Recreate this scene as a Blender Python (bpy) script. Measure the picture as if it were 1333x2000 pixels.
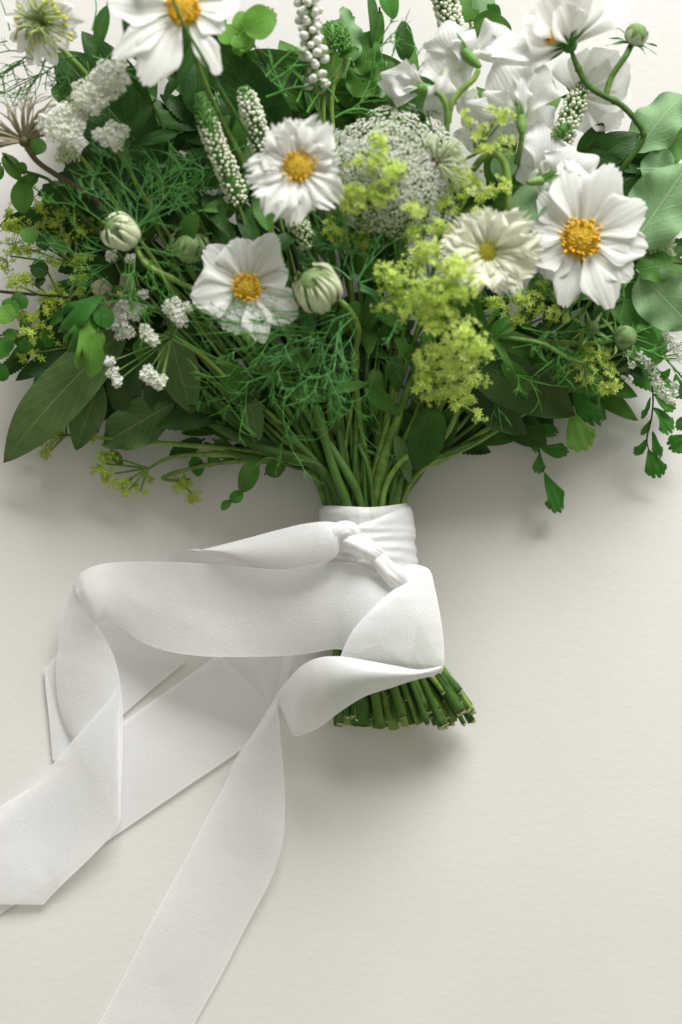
import bpy, math, random
from mathutils import Vector, Matrix, noise
PI = math.pi
sc = bpy.context.scene
for o in list(bpy.data.objects): bpy.data.objects.remove(o)
# ------------------------------------------------------------------ camera, light, exposure
S = 0.0004          # metres per unit of the plan (one unit = one photo pixel on the table)
H = 3000.0          # camera height in the same units
def P(px, py, z=0.0):
    f = (H - z) / H
    return Vector(((px - 666.5) * S * f, (1000 - py) * S * f, z * S))
cam_d = bpy.data.cameras.new("camera"); cam = bpy.data.objects.new("camera", cam_d)
sc.collection.objects.link(cam); sc.camera = cam
cam.location = (0, 0, H * S); cam.rotation_euler = (0, 0, 0)
cam_d.sensor_fit = 'VERTICAL'; cam_d.sensor_height = 36; cam_d.lens = 36 * H / 2000
cam_d.clip_start = 0.05; cam_d.clip_end = 50
cam_d.dof.use_dof = True; cam_d.dof.focus_distance = (H - 120) * S; cam_d.dof.aperture_fstop = 1.9
w = bpy.data.worlds.new("World"); sc.world = w; w.use_nodes = True
w.node_tree.nodes['Background'].inputs[0].default_value = (1.0, 0.975, 0.81, 1)
w.node_tree.nodes['Background'].inputs[1].default_value = 0.37
ld = bpy.data.lights.new("window_light", 'AREA'); ld.shape = 'RECTANGLE'; ld.size = 2.9; ld.size_y = 1.7
ld.energy = 312; ld.color = (1.0, 0.985, 0.985)
lo = bpy.data.objects.new("window_light", ld); sc.collection.objects.link(lo)
lo.location = (1.15, 3.50, 1.98)
lo.rotation_euler = (Vector((0.0, -0.05, 0)) - lo.location).to_track_quat('-Z', 'Y').to_euler()
sc.view_settings.view_transform = 'Standard'; sc.view_settings.look = 'None'
sc.view_settings.exposure = 0.0; sc.view_settings.gamma = 1.0
sc.cycles.max_bounces = 8; sc.cycles.transparent_max_bounces = 12

# ------------------------------------------------------------------ materials
def mat_base(name):
    m = bpy.data.materials.new(name); m.use_nodes = True
    nt = m.node_tree; nt.nodes.clear()
    out = nt.nodes.new('ShaderNodeOutputMaterial')
    return m, nt, out
class NT:
    def __init__(s, nt): s.nt = nt
    def n(s, t, **kw):
        x = s.nt.nodes.new(t)
        for k, v in kw.items(): setattr(x, k, v)
        return x
    def l(s, a, b): s.nt.links.new(a, b)
    def math(s, op, a, b=None, c=None, clamp=False):
        x = s.n('ShaderNodeMath', operation=op); x.use_clamp = clamp
        for i, v in enumerate((a, b, c)):
            if v is None: continue
            if isinstance(v, (int, float)): x.inputs[i].default_value = v
            else: s.l(v, x.inputs[i])
        return x.outputs[0]
    def sstep(s, v, a, b, lo=0.0, hi=1.0):
        x = s.n('ShaderNodeMapRange', interpolation_type='SMOOTHSTEP')
        s.l(v, x.inputs[0]); x.inputs[1].default_value = a; x.inputs[2].default_value = b
        x.inputs[3].default_value = lo; x.inputs[4].default_value = hi
        return x.outputs[0]
    def mix(s, f, a, b):
        x = s.n('ShaderNodeMix', data_type='RGBA')
        if isinstance(f, (int, float)): x.inputs[0].default_value = f
        else: s.l(f, x.inputs[0])
        for i, v in ((6, a), (7, b)):
            if isinstance(v, tuple): x.inputs[i].default_value = (*v[:3], 1)
            else: s.l(v, x.inputs[i])
        return x.outputs[2]
    def noise(s, scale, detail=3, coord=None, rough=0.5):
        x = s.n('ShaderNodeTexNoise'); x.inputs['Scale'].default_value = scale
        x.inputs['Detail'].default_value = detail; x.inputs['Roughness'].default_value = rough
        if coord is not None: s.l(coord, x.inputs['Vector'])
        return x.outputs[0]
def finish(t, out, col, rough=0.5, transl=0.0, bump=None, bstr=0.3, bdist=0.001, spec=0.4, tcol=None, transp=None, sheen=0, sss=0):
    b = t.n('ShaderNodeBsdfPrincipled')
    if isinstance(col, tuple): b.inputs['Base Color'].default_value = (*col, 1)
    else: t.l(col, b.inputs['Base Color'])
    if isinstance(rough, (int, float)): b.inputs['Roughness'].default_value = rough
    else: t.l(rough, b.inputs['Roughness'])
    b.inputs['Specular IOR Level'].default_value = spec
    if sheen: b.inputs['Sheen Weight'].default_value = sheen
    if sss:
        b.inputs['Subsurface Weight'].default_value = sss; b.inputs['Subsurface Scale'].default_value = 0.002
        b.inputs['Subsurface Radius'].default_value = (1, 1, 0.7)
    nrm = None
    if bump is not None:
        bn = t.n('ShaderNodeBump'); bn.inputs['Strength'].default_value = bstr; bn.inputs['Distance'].default_value = bdist
        t.l(bump, bn.inputs['Height']); nrm = bn.outputs[0]; t.l(nrm, b.inputs['Normal'])
    sh = b.outputs[0]
    if transl:
        tr = t.n('ShaderNodeBsdfTranslucent')
        c = tcol if tcol is not None else col
        if isinstance(c, tuple): tr.inputs[0].default_value = (*c, 1)
        else: t.l(c, tr.inputs[0])
        if nrm is not None: t.l(nrm, tr.inputs[1])
        mx = t.n('ShaderNodeMixShader'); mx.inputs[0].default_value = transl
        t.l(sh, mx.inputs[1]); t.l(tr.outputs[0], mx.inputs[2]); sh = mx.outputs[0]
    if transp:
        tp = t.n('ShaderNodeBsdfTransparent'); mx = t.n('ShaderNodeMixShader')
        if isinstance(transp, (int, float)): mx.inputs[0].default_value = transp
        else: t.l(transp, mx.inputs[0])
        t.l(sh, mx.inputs[1]); t.l(tp.outputs[0], mx.inputs[2]); sh = mx.outputs[0]
    t.l(sh, out.inputs[0])
def leaf_mat(name, c1, c2, vein, nveins=9.0, slope=1.1, rough=0.52, transl=0.34, vamt=0.5, spec=0.28, spots=0.0):
    m, nt, out = mat_base(name); t = NT(nt)
    uv = t.n('ShaderNodeUVMap', uv_map='UVMap').outputs[0]
    sp = t.n('ShaderNodeSeparateXYZ'); t.l(uv, sp.inputs[0])
    obj = t.n('ShaderNodeTexCoord').outputs['Object']
    av = t.math('MULTIPLY', t.math('ABSOLUTE', t.math('SUBTRACT', sp.outputs[1], 0.5)), 2.0)
    wob = t.math('MULTIPLY', t.math('SUBTRACT', t.noise(260, 2, obj), 0.5), 0.35)
    ph = t.math('ADD', t.math('SUBTRACT', t.math('MULTIPLY', sp.outputs[0], nveins), t.math('MULTIPLY', av, slope * nveins * 0.35)), wob)
    fr = t.math('ABSOLUTE', t.math('SUBTRACT', t.math('FRACT', ph), 0.5))
    lat = t.sstep(fr, 0.0, 0.085, 1.0, 0.0)
    mid = t.sstep(av, 0.01, 0.055, 1.0, 0.0)
    ve = t.math('MAXIMUM', t.math('MULTIPLY', lat, 0.55), mid)
    rnd = t.n('ShaderNodeObjectInfo').outputs['Random']
    n1 = t.noise(90, 4, obj)
    f = t.math('ADD', t.math('MULTIPLY', t.sstep(n1, 0.3, 0.7), 0.6), t.math('MULTIPLY', rnd, 0.5), clamp=True)
    col = t.mix(f, c1, c2)
    col = t.mix(t.math('MULTIPLY', ve, vamt), col, vein)
    if spots:
        col = t.mix(t.math('MULTIPLY', t.sstep(t.noise(140, 5, obj, 0.7), 0.6, 0.7), spots), col, (0.16, 0.13, 0.03))
    sp2 = t.math('MULTIPLY', t.sstep(t.noise(210, 5, obj, 0.75), 0.64, 0.70), 0.35)
    col = t.mix(sp2, col, (0.13, 0.14, 0.03))
    edge = t.math('MULTIPLY', t.sstep(sp.outputs[0], 0.93, 1.0), t.sstep(rnd, 0.5, 0.7))
    col = t.mix(t.math('MULTIPLY', edge, 0.8), col, (0.16, 0.09, 0.03))
    fine = t.noise(900, 3, obj)
    vor = t.n('ShaderNodeTexVoronoi', feature='DISTANCE_TO_EDGE'); vor.inputs['Scale'].default_value = 330; t.l(obj, vor.inputs['Vector'])
    h = t.math('ADD', t.math('MULTIPLY', ve, -0.9), t.math('ADD', t.math('MULTIPLY', fine, 0.25), t.math('MULTIPLY', t.math('MINIMUM', vor.outputs[0], 0.12), 2.0)))
    finish(t, out, col, rough=rough, transl=transl, bump=h, bstr=0.5, bdist=0.0008, spec=spec)
    return m
def petal_mat(name, c1, c2, base, transl=0.3, lines=7.0, bstr=0.28):
    m, nt, out = mat_base(name); t = NT(nt)
    uv = t.n('ShaderNodeUVMap', uv_map='UVMap').outputs[0]
    sp = t.n('ShaderNodeSeparateXYZ'); t.l(uv, sp.inputs[0])
    obj = t.n('ShaderNodeTexCoord').outputs['Object']
    v = t.math('ADD', sp.outputs[1], t.math('MULTIPLY', t.noise(120, 2, obj), 0.05))
    s1 = t.math('SINE', t.math('MULTIPLY', v, lines * 2 * PI))
    s2 = t.math('SINE', t.math('MULTIPLY', v, lines * 6.3 * PI))
    h = t.math('ADD', t.math('MULTIPLY', s1, 0.6), t.math('MULTIPLY', s2, 0.3))
    h = t.math('ADD', h, t.math('MULTIPLY', t.noise(600, 3, obj), 0.8))
    col = t.mix(t.sstep(t.noise(160, 3, obj), 0.35, 0.75), c1, c2)
    col = t.mix(t.sstep(sp.outputs[0], 0.02, 0.42, 0.75, 0.0), col, base)
    col = t.mix(t.math('MULTIPLY', t.sstep(s2, 0.5, 1.0), 0.16), col, (0.58, 0.64, 0.46))
    finish(t, out, col, rough=0.55, transl=transl + .07, bump=h, bstr=bstr, bdist=0.0005, spec=0.25)
    return m
def plain_mat(name, c1, c2=None, scale=250, rough=0.5, transl=0.0, bstr=0.4, spec=0.35, sss=0):
    m, nt, out = mat_base(name); t = NT(nt)
    obj = t.n('ShaderNodeTexCoord').outputs['Object']
    n = t.noise(scale, 4, obj)
    rnd = t.n('ShaderNodeObjectInfo').outputs['Random']
    k = t.math('ADD', t.math('MULTIPLY', t.sstep(n, 0.3, 0.7), 0.6), t.math('MULTIPLY', rnd, 0.5), clamp=True)
    col = t.mix(k, c1, c2 or c1)
    finish(t, out, col, rough=rough, transl=transl, bump=n, bstr=bstr, bdist=0.0008, spec=spec, sss=sss)
    return m
def stem_mat(name, c1, c2, streak=(0.1, 0.14, 0.03)):
    m, nt, out = mat_base(name); t = NT(nt)
    uv = t.n('ShaderNodeUVMap', uv_map='UVMap').outputs[0]
    mp = t.n('ShaderNodeMapping'); mp.inputs['Scale'].default_value = (3, 14, 1); t.l(uv, mp.inputs[0])
    obj = t.n('ShaderNodeTexCoord').outputs['Object']
    n = t.noise(1.6, 4, mp.outputs[0]); n2 = t.noise(130, 3, obj)
    rnd = t.n('ShaderNodeObjectInfo').outputs['Random']
    col = t.mix(t.math('ADD', t.math('MULTIPLY', rnd, 0.7), t.math('MULTIPLY', t.sstep(n2, 0.35, 0.65), 0.4), clamp=True), c1, c2)
    col = t.mix(t.sstep(n, 0.5, 0.72, 0, 0.65), col, streak)
    h = t.math('ADD', n, t.math('MULTIPLY', t.noise(1400, 2, obj), 0.5))
    finish(t, out, col, rough=0.5, bump=h, bstr=0.5, bdist=0.0008, spec=0.3)
    return m
M = {}
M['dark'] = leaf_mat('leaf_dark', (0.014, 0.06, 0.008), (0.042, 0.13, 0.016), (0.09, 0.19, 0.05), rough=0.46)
M['mid'] = leaf_mat('leaf_mid', (0.05, 0.165, 0.02), (0.095, 0.24, 0.035), (0.20, 0.34, 0.10))
M['sage'] = leaf_mat('leaf_sage', (0.075, 0.165, 0.045), (0.13, 0.235, 0.075), (0.28, 0.38, 0.16), rough=0.5, spots=0.3, nveins=8, vamt=0.75)
M['pale'] = leaf_mat('leaf_pale', (0.20, 0.36, 0.16), (0.28, 0.46, 0.23), (0.42, 0.58, 0.34), rough=0.5, nveins=6, vamt=0.7)
M['herring'] = leaf_mat('leaf_herringbone', (0.025, 0.10, 0.018), (0.05, 0.15, 0.025), (0.15, 0.26, 0.07), nveins=13, slope=0.9, vamt=0.75)
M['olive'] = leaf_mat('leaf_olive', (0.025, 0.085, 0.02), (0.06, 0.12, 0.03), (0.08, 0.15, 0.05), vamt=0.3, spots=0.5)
M['fresh'] = leaf_mat('leaf_fresh', (0.15, 0.38, 0.05), (0.22, 0.46, 0.08), (0.24, 0.45, 0.14), vamt=0.3, transl=0.35)
M['fern'] = leaf_mat('leaf_fern', (0.04, 0.18, 0.02), (0.08, 0.27, 0.035), (0.08, 0.24, 0.06), vamt=0.15, transl=0.3)
M['petal'] = petal_mat('petal_white', (0.92, 0.92, 0.90), (0.88, 0.89, 0.86), (0.74, 0.77, 0.56))
M['cream'] = petal_mat('petal_cream', (0.91, 0.92, 0.80), (0.88, 0.89, 0.74), (0.72, 0.78, 0.36), lines=5)
M['pea'] = petal_mat('petal_sweet_pea', (0.86, 0.86, 0.85), (0.80, 0.81, 0.79), (0.74, 0.80, 0.60), transl=0.38, lines=4, bstr=0.5)
M['dried'] = petal_mat('petal_dried', (0.42, 0.40, 0.26), (0.5, 0.48, 0.34), (0.3, 0.22, 0.1))
M['yellow'] = plain_mat('pollen_yellow', (0.80, 0.50, 0.03), (0.62, 0.46, 0.05), 700, 0.7)
M['limepollen'] = plain_mat('pollen_lime', (0.50, 0.44, 0.04), (0.36, 0.36, 0.04), 700, 0.7)
M['orange'] = plain_mat('anther_orange', (0.85, 0.48, 0.015), (0.70, 0.36, 0.01), 700, 0.6)
M['brown'] = plain_mat('anther_brown', (0.05, 0.02, 0.008), (0.12, 0.05, 0.01), 700, 0.6)
M['stem'] = stem_mat('stem_green', (0.05, 0.15, 0.018), (0.24, 0.37, 0.075), (0.24, 0.30, 0.10))
M['stemdark'] = stem_mat('stem_dark', (0.03, 0.09, 0.012), (0.07, 0.16, 0.025), (0.11, 0.19, 0.04))
M['stemred'] = stem_mat('stem_russet', (0.16, 0.045, 0.015), (0.10, 0.07, 0.02), (0.2, 0.1, 0.03))
M['stembrown'] = stem_mat('stem_brown', (0.07, 0.055, 0.03), (0.11, 0.085, 0.045), (0.14, 0.12, 0.08))
M['twig'] = stem_mat('twig_dark', (0.02, 0.012, 0.01), (0.035, 0.02, 0.015), (0.04, 0.03, 0.02))
M['cut'] = plain_mat('cut_pith', (0.66, 0.70, 0.44), (0.42, 0.50, 0.20), 500, 0.7)
M['cutbrown'] = plain_mat('cut_bark', (0.28, 0.24, 0.10), (0.16, 0.16, 0.05), 500, 0.8)
M['thread'] = plain_mat('thread_green', (0.05, 0.20, 0.025), (0.11, 0.31, 0.05), 60, 0.5, 0.1)
M['threadblue'] = plain_mat('thread_bluegreen', (0.07, 0.24, 0.06), (0.13, 0.35, 0.10), 60, 0.5, 0.1)
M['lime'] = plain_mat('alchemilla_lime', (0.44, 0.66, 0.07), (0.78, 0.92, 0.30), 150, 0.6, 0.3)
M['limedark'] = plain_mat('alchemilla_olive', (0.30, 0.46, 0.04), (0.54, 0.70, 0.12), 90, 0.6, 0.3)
M['limeeye'] = plain_mat('alchemilla_eye', (0.55, 0.52, 0.06), (0.6, 0.58, 0.08), 90, 0.6)
M['floret'] = plain_mat('floret_white', (0.88, 0.88, 0.84), (0.76, 0.79, 0.66), 220, 0.6, 0.25)
M['floretg'] = plain_mat('floret_greenish', (0.72, 0.78, 0.55), (0.50, 0.60, 0.32), 220, 0.6, 0.2)
M['bud'] = plain_mat('veronica_bud', (0.84, 0.86, 0.74), (0.72, 0.78, 0.56), 160, 0.6, 0.15)
M['spikegreen'] = plain_mat('spike_green', (0.09, 0.25, 0.04), (0.16, 0.36, 0.08), 160, 0.6, 0.1)
M['calyx'] = plain_mat('calyx_green', (0.12, 0.30, 0.05), (0.24, 0.42, 0.12), 130, 0.5, 0.2)
M['calyxdark'] = plain_mat('calyx_dark', (0.025, 0.12, 0.02), (0.05, 0.19, 0.03), 130, 0.5, 0.1)
M['budpetal'] = petal_mat('bud_petal', (0.60, 0.68, 0.42), (0.76, 0.80, 0.60), (0.36, 0.50, 0.20), transl=0.1, lines=4)
M['budgreen'] = petal_mat('bud_green', (0.16, 0.28, 0.09), (0.30, 0.40, 0.18), (0.10, 0.2, 0.05), transl=0.1, lines=3)
M['plume'] = plain_mat('plume_tan', (0.30, 0.26, 0.15), (0.42, 0.38, 0.25), 200, 0.5, 0.2)
M['stamen'] = plain_mat('stamen_green', (0.30, 0.42, 0.10), (0.42, 0.5, 0.2), 200, 0.5, 0.2)
# ribbon: crepe satin, slightly sheer
def ribbon_mat():
    m, nt, out = mat_base('ribbon_crepe'); t = NT(nt)
    obj = t.n('ShaderNodeTexCoord').outputs['Object']
    uv = t.n('ShaderNodeUVMap', uv_map='UVMap').outputs[0]
    mp = t.n('ShaderNodeMapping'); mp.inputs['Scale'].default_value = (1.0, 1.0, 1); t.l(obj, mp.inputs[0])
    a = t.noise(1250, 3, mp.outputs[0], 0.65)
    mp2 = t.n('ShaderNodeMapping'); mp2.inputs['Scale'].default_value = (420, 1900, 900); mp2.inputs['Rotation'].default_value = (0, 0, 0.25); t.l(obj, mp2.inputs[0])
    b = t.noise(1.0, 2, mp2.outputs[0])
    c = t.noise(22, 3, obj)
    h = t.math('ADD', t.math('MULTIPLY', a, 0.8), t.math('ADD', t.math('MULTIPLY', b, 0.8), t.math('MULTIPLY', c, 0.0)))
    rg = t.sstep(a, 0.3, 0.75, 0.30, 0.5)
    sp = t.n('ShaderNodeSeparateXYZ'); t.l(uv, sp.inputs[0])
    av = t.math('ABSOLUTE', t.math('SUBTRACT', sp.outputs[1], 0.5))
    tp = t.sstep(av, 0.476, 0.488, 0.21, 0.08)
    finish(t, out, (0.95, 0.95, 0.96), rough=rg, transl=0.17, bump=h, bstr=0.75, bdist=0.0004, spec=0.8, transp=tp, sheen=0.3)
    return m
M['ribbon'] = ribbon_mat()
def table_mat():
    m, nt, out = mat_base('painted_plaster'); t = NT(nt)
    obj = t.n('ShaderNodeTexCoord').outputs['Object']
    mp = t.n('ShaderNodeMapping'); mp.inputs['Scale'].default_value = (1.0, 1.6, 1); mp.inputs['Rotation'].default_value = (0, 0, -0.5); t.l(obj, mp.inputs[0])
    big = t.noise(5, 4, obj); f1 = t.noise(420, 4, mp.outputs[0], 0.65); f2 = t.noise(120, 4, mp.outputs[0], 0.6)
    h = t.math('ADD', t.math('MULTIPLY', f1, 0.55), f2)
    col = t.mix(t.sstep(big, 0.3, 0.7), (0.71, 0.695, 0.67), (0.74, 0.725, 0.70))
    col = t.mix(t.sstep(t.noise(45, 6, obj, 0.7), 0.66, 0.72, 0, 0.25), col, (0.6, 0.52, 0.40))
    finish(t, out, col, rough=0.6, bump=h, bstr=0.26, bdist=0.0007, spec=0.3)
    return m
M['table'] = table_mat()

# ------------------------------------------------------------------ mesh builders
class MB:
    def __init__(s): s.v = []; s.f = []; s.uv = []; s.mi = []
    def grid(s, fn, nu, nv, closed=False, mi=0):
        b = len(s.v)
        for i in range(nu + 1):
            for j in range(nv + 1):
                u = i / nu; q = -1 + 2 * j / nv
                s.v.append(fn(u, q)); s.uv.append((u, (q + 1) / 2))
        for i in range(nu):
            for j in range(nv):
                a = b + i * (nv + 1) + j
                s.f.append((a, a + 1, a + nv + 2, a + nv + 1)); s.mi.append(mi)
    def raw(s, vs, fs, mi=0):
        b = len(s.v)
        for x in vs: s.v.append(x); s.uv.append((0.5, 0.8))
        for x in fs: s.f.append(tuple(b + k for k in x)); s.mi.append(mi)
    def tube(s, pts, rad, n=6, sub=4, cap=True, mi=0):
        pts, rad = spline(pts, rad, sub)
        b = len(s.v); N = len(pts); prev = None
        acc = 0.0
        for i in range(N):
            d = (pts[min(i + 1, N - 1)] - pts[max(i - 1, 0)])
            if d.length < 1e-9: d = Vector((0, 0, 1))
            d.normalize()
            if prev is None:
                a = Vector((0, 0, 1)) if abs(d.z) < 0.9 else Vector((1, 0, 0)); x = d.cross(a).normalized()
            else:
                x = (prev - d * prev.dot(d));
                x = x.normalized() if x.length > 1e-6 else d.orthogonal().normalized()
            prev = x; y = d.cross(x)
            if i: acc += (pts[i] - pts[i - 1]).length * 60
            for k in range(n):
                a = 2 * PI * k / n
                s.v.append(pts[i] + (x * math.cos(a) + y * math.sin(a)) * rad[i]); s.uv.append((acc, k / n))
        for i in range(N - 1):
            for k in range(n):
                k2 = (k + 1) % n
                s.f.append((b + i * n + k, b + i * n + k2, b + (i + 1) * n + k2, b + (i + 1) * n + k)); s.mi.append(mi)
        if cap and n > 3:
            s.f.append(tuple(b + k for k in range(n - 1, -1, -1))); s.mi.append(mi)
            s.f.append(tuple(b + (N - 1) * n + k for k in range(n))); s.mi.append(mi)
    def ball(s, c, r, ax=None, st=1.0, mi=0, hi=False):
        V, F = ICO2 if hi else ICO
        if ax is None: vs = [c + q * r for q in V]
        else:
            ax = ax.normalized(); x = ax.orthogonal().normalized(); y = ax.cross(x)
            vs = [c + (x * q.x + y * q.y + ax * (q.z * st)) * r for q in V]
        s.raw(vs, F, mi)
    def build(s, name, mat, parent=None, smooth=True, label=None, kind=None):
        me = bpy.data.meshes.new(name)
        off = parent['_o'] if (parent is not None and '_o' in parent) else None
        o0 = Vector(off) if off is not None else Vector((0, 0, 0))
        me.from_pydata([tuple(x - o0) for x in s.v], [], s.f)
        ul = me.uv_layers.new(name='UVMap')
        data = [0.0] * (2 * len(me.loops)); k = 0
        for L in me.loops:
            data[k], data[k + 1] = s.uv[L.vertex_index]; k += 2
        ul.data.foreach_set('uv', data)
        mats = mat if isinstance(mat, (list, tuple)) else [mat]
        for q in mats: me.materials.append(M[q])
        if len(mats) > 1: me.polygons.foreach_set('material_index', s.mi)
        if smooth: me.polygons.foreach_set('use_smooth', [True] * len(me.polygons))
        me.update()
        o = bpy.data.objects.new(name, me); sc.collection.objects.link(o)
        if parent is not None: o.parent = parent
        if parent is not None and '_o' in parent: o['_o'] = parent['_o']
        if label: o['label'] = label
        if kind: o['kind'] = kind
        return o
def _ico():
    t = (1 + 5 ** .5) / 2
    V = [Vector(x).normalized() for x in ((-1, t, 0), (1, t, 0), (-1, -t, 0), (1, -t, 0), (0, -1, t), (0, 1, t), (0, -1, -t), (0, 1, -t), (t, 0, -1), (t, 0, 1), (-t, 0, -1), (-t, 0, 1))]
    F = [(0, 11, 5), (0, 5, 1), (0, 1, 7), (0, 7, 10), (0, 10, 11), (1, 5, 9), (5, 11, 4), (11, 10, 2), (10, 7, 6), (7, 1, 8), (3, 9, 4), (3, 4, 2), (3, 2, 6), (3, 6, 8), (3, 8, 9), (4, 9, 5), (2, 4, 11), (6, 2, 10), (8, 6, 7), (9, 8, 1)]
    V2 = list(V); F2 = []; mem = {}
    def mid(a, b):
        k = (min(a, b), max(a, b))
        if k not in mem: mem[k] = len(V2); V2.append(((V2[a] + V2[b]) / 2).normalized())
        return mem[k]
    for a, b, c in F:
        x, y, z = mid(a, b), mid(b, c), mid(c, a); F2 += [(a, x, z), (b, y, x), (c, z, y), (x, y, z)]
    return (V, F), (V2, F2)
ICO, ICO2 = _ico()
def cr(p0, p1, p2, p3, t):
    return 0.5 * ((2 * p1) + (p2 - p0) * t + (2 * p0 - 5 * p1 + 4 * p2 - p3) * t * t + (3 * p1 - p0 - 3 * p2 + p3) * t ** 3)
def spline(pts, rad, sub):
    if isinstance(rad, (int, float)): rad = [rad] * len(pts)
    if len(pts) < 3 or sub <= 1: return list(pts), list(rad)
    op, orr = [], []
    n = len(pts)
    for i in range(n - 1):
        a, b, c, d = max(i - 1, 0), i, i + 1, min(i + 2, n - 1)
        for k in range(sub):
            t = k / sub
            op.append(cr(pts[a], pts[b], pts[c], pts[d], t)); orr.append(rad[b] + (rad[c] - rad[b]) * t)
    op.append(pts[-1]); orr.append(rad[-1])
    return op, orr
def interp(rows, u):
    n = len(rows) - 1; x = min(u * n, n - 1e-6); i = int(x); t = x - i
    a, b, c, d = rows[max(i - 1, 0)], rows[i], rows[i + 1], rows[min(i + 2, n)]
    return [cr(a[k], b[k], c[k], d[k], t) for k in range(len(rows[0]))]
def thing(name, label, cat, loc, group=None):
    o = bpy.data.objects.new(name, None); sc.collection.objects.link(o)
    o.location = loc; o['_o'] = tuple(loc); o['label'] = label; o['category'] = cat
    o.empty_display_size = 0.01
    if group: o['group'] = group
    return o
# outline profiles of a blade: half width at u (0..1)
def pr_leaf(u): return (max(u, 0) ** 0.62) * (max(1 - u, 0) ** 0.85) * 1.86
def pr_lance(u): return (max(u, 0) ** 0.8) * (max(1 - u, 0) ** 1.15) * 2.2
def pr_oval(u): return max(0, math.sin(PI * min(1, u ** 0.85))) ** 0.6
def pr_round(u): return max(0, 1 - (2 * u - 1) ** 2) ** 0.5
def pr_fan(u): return 0.05 + 1.0 * u ** 0.8 * (1 - 0.25 * u ** 4)
def pr_petal(u):
    a = min(1, u / 0.66); a = a * a * (3 - 2 * a)
    return (0.16 + 0.84 * a) * (1 - 0.30 * max(0, (u - 0.7) / 0.3) ** 2)
def pr_strap(u): return (0.35 + 0.65 * min(1, u / 0.35)) * (1 - max(0, (u - 0.55) / 0.45) ** 2.2) ** 0.6
PROF = dict(leaf=pr_leaf, lance=pr_lance, oval=pr_oval, round=pr_round, fan=pr_fan, petal=pr_petal, strap=pr_strap)
def blade(m, B, T, wid, prof='leaf', N=None, roll=0.0, arch=0.06, fold=0.10, cup=0.0, wave=0.02, wf=2.5, serr=0, serra=0.0,
          tooth=0.0, tf=3.0, endr=0.0, groove=0.0, gf=2.5, twist=0.0, nu=14, nv=8, sd=0, tipcurl=0.0, mi=0, teethr=None):
    X = T - B; L = X.length; X = X / L
    N = N or Vector((0, 0, 1))
    Y = N.cross(X)
    if Y.length < 1e-4: Y = X.orthogonal()
    Y.normalize(); Nn = X.cross(Y)
    if roll:
        R = Matrix.Rotation(roll, 3, X); Y = R @ Y; Nn = R @ Nn
    pf = PROF[prof]; hw = wid / 2
    p1, p2 = (sd * 1.7) % 6.28, (sd * 2.9) % 6.28
    def fn(u, v):
        e = 1.0
        if endr or tooth or teethr:
            e = 1 - endr * abs(v) ** 2.4
            if tooth: e += tooth * (math.cos(v * tf * PI + p1 * 0.3) - 1) * 0.5
            if teethr: e -= teethr[int((v + 1) / 2 * (len(teethr) - 1))]
            e = 1 + (e - 1) * min(1.0, u * 1.15) ** 3
        w = pf(u)
        if serr: w *= 1 + serra * ((u * serr) % 1.0 - 0.5)
        w *= 1 + 0.04 * math.sin(u * 7 + p1 + v)
        a = twist * (u - 0.3)
        y = v * hw * w
        z = arch * L * 4 * u * (1 - u) + fold * abs(y) + cup * (v * v) * w * hw
        z += wave * L * math.sin(u * wf * PI + p1 + (1.2 if v > 0 else 0)) * v * v
        z += wave * 0.35 * L * math.sin(u * 5.1 + p2 + v * 2.3)
        z += groove * hw * math.cos(v * gf * PI) * (0.35 + 0.65 * math.sin(PI * min(1, u * 1.0)))
        z -= tipcurl * L * max(0, u - 0.6) ** 2 * 3
        ya = y * math.cos(a) - z * math.sin(a) * 0.3; za = z + y * math.sin(a)
        return B + X * (u * e * L) + Y * ya + Nn * za
    m.grid(fn, nu, nv, mi=mi)
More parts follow.
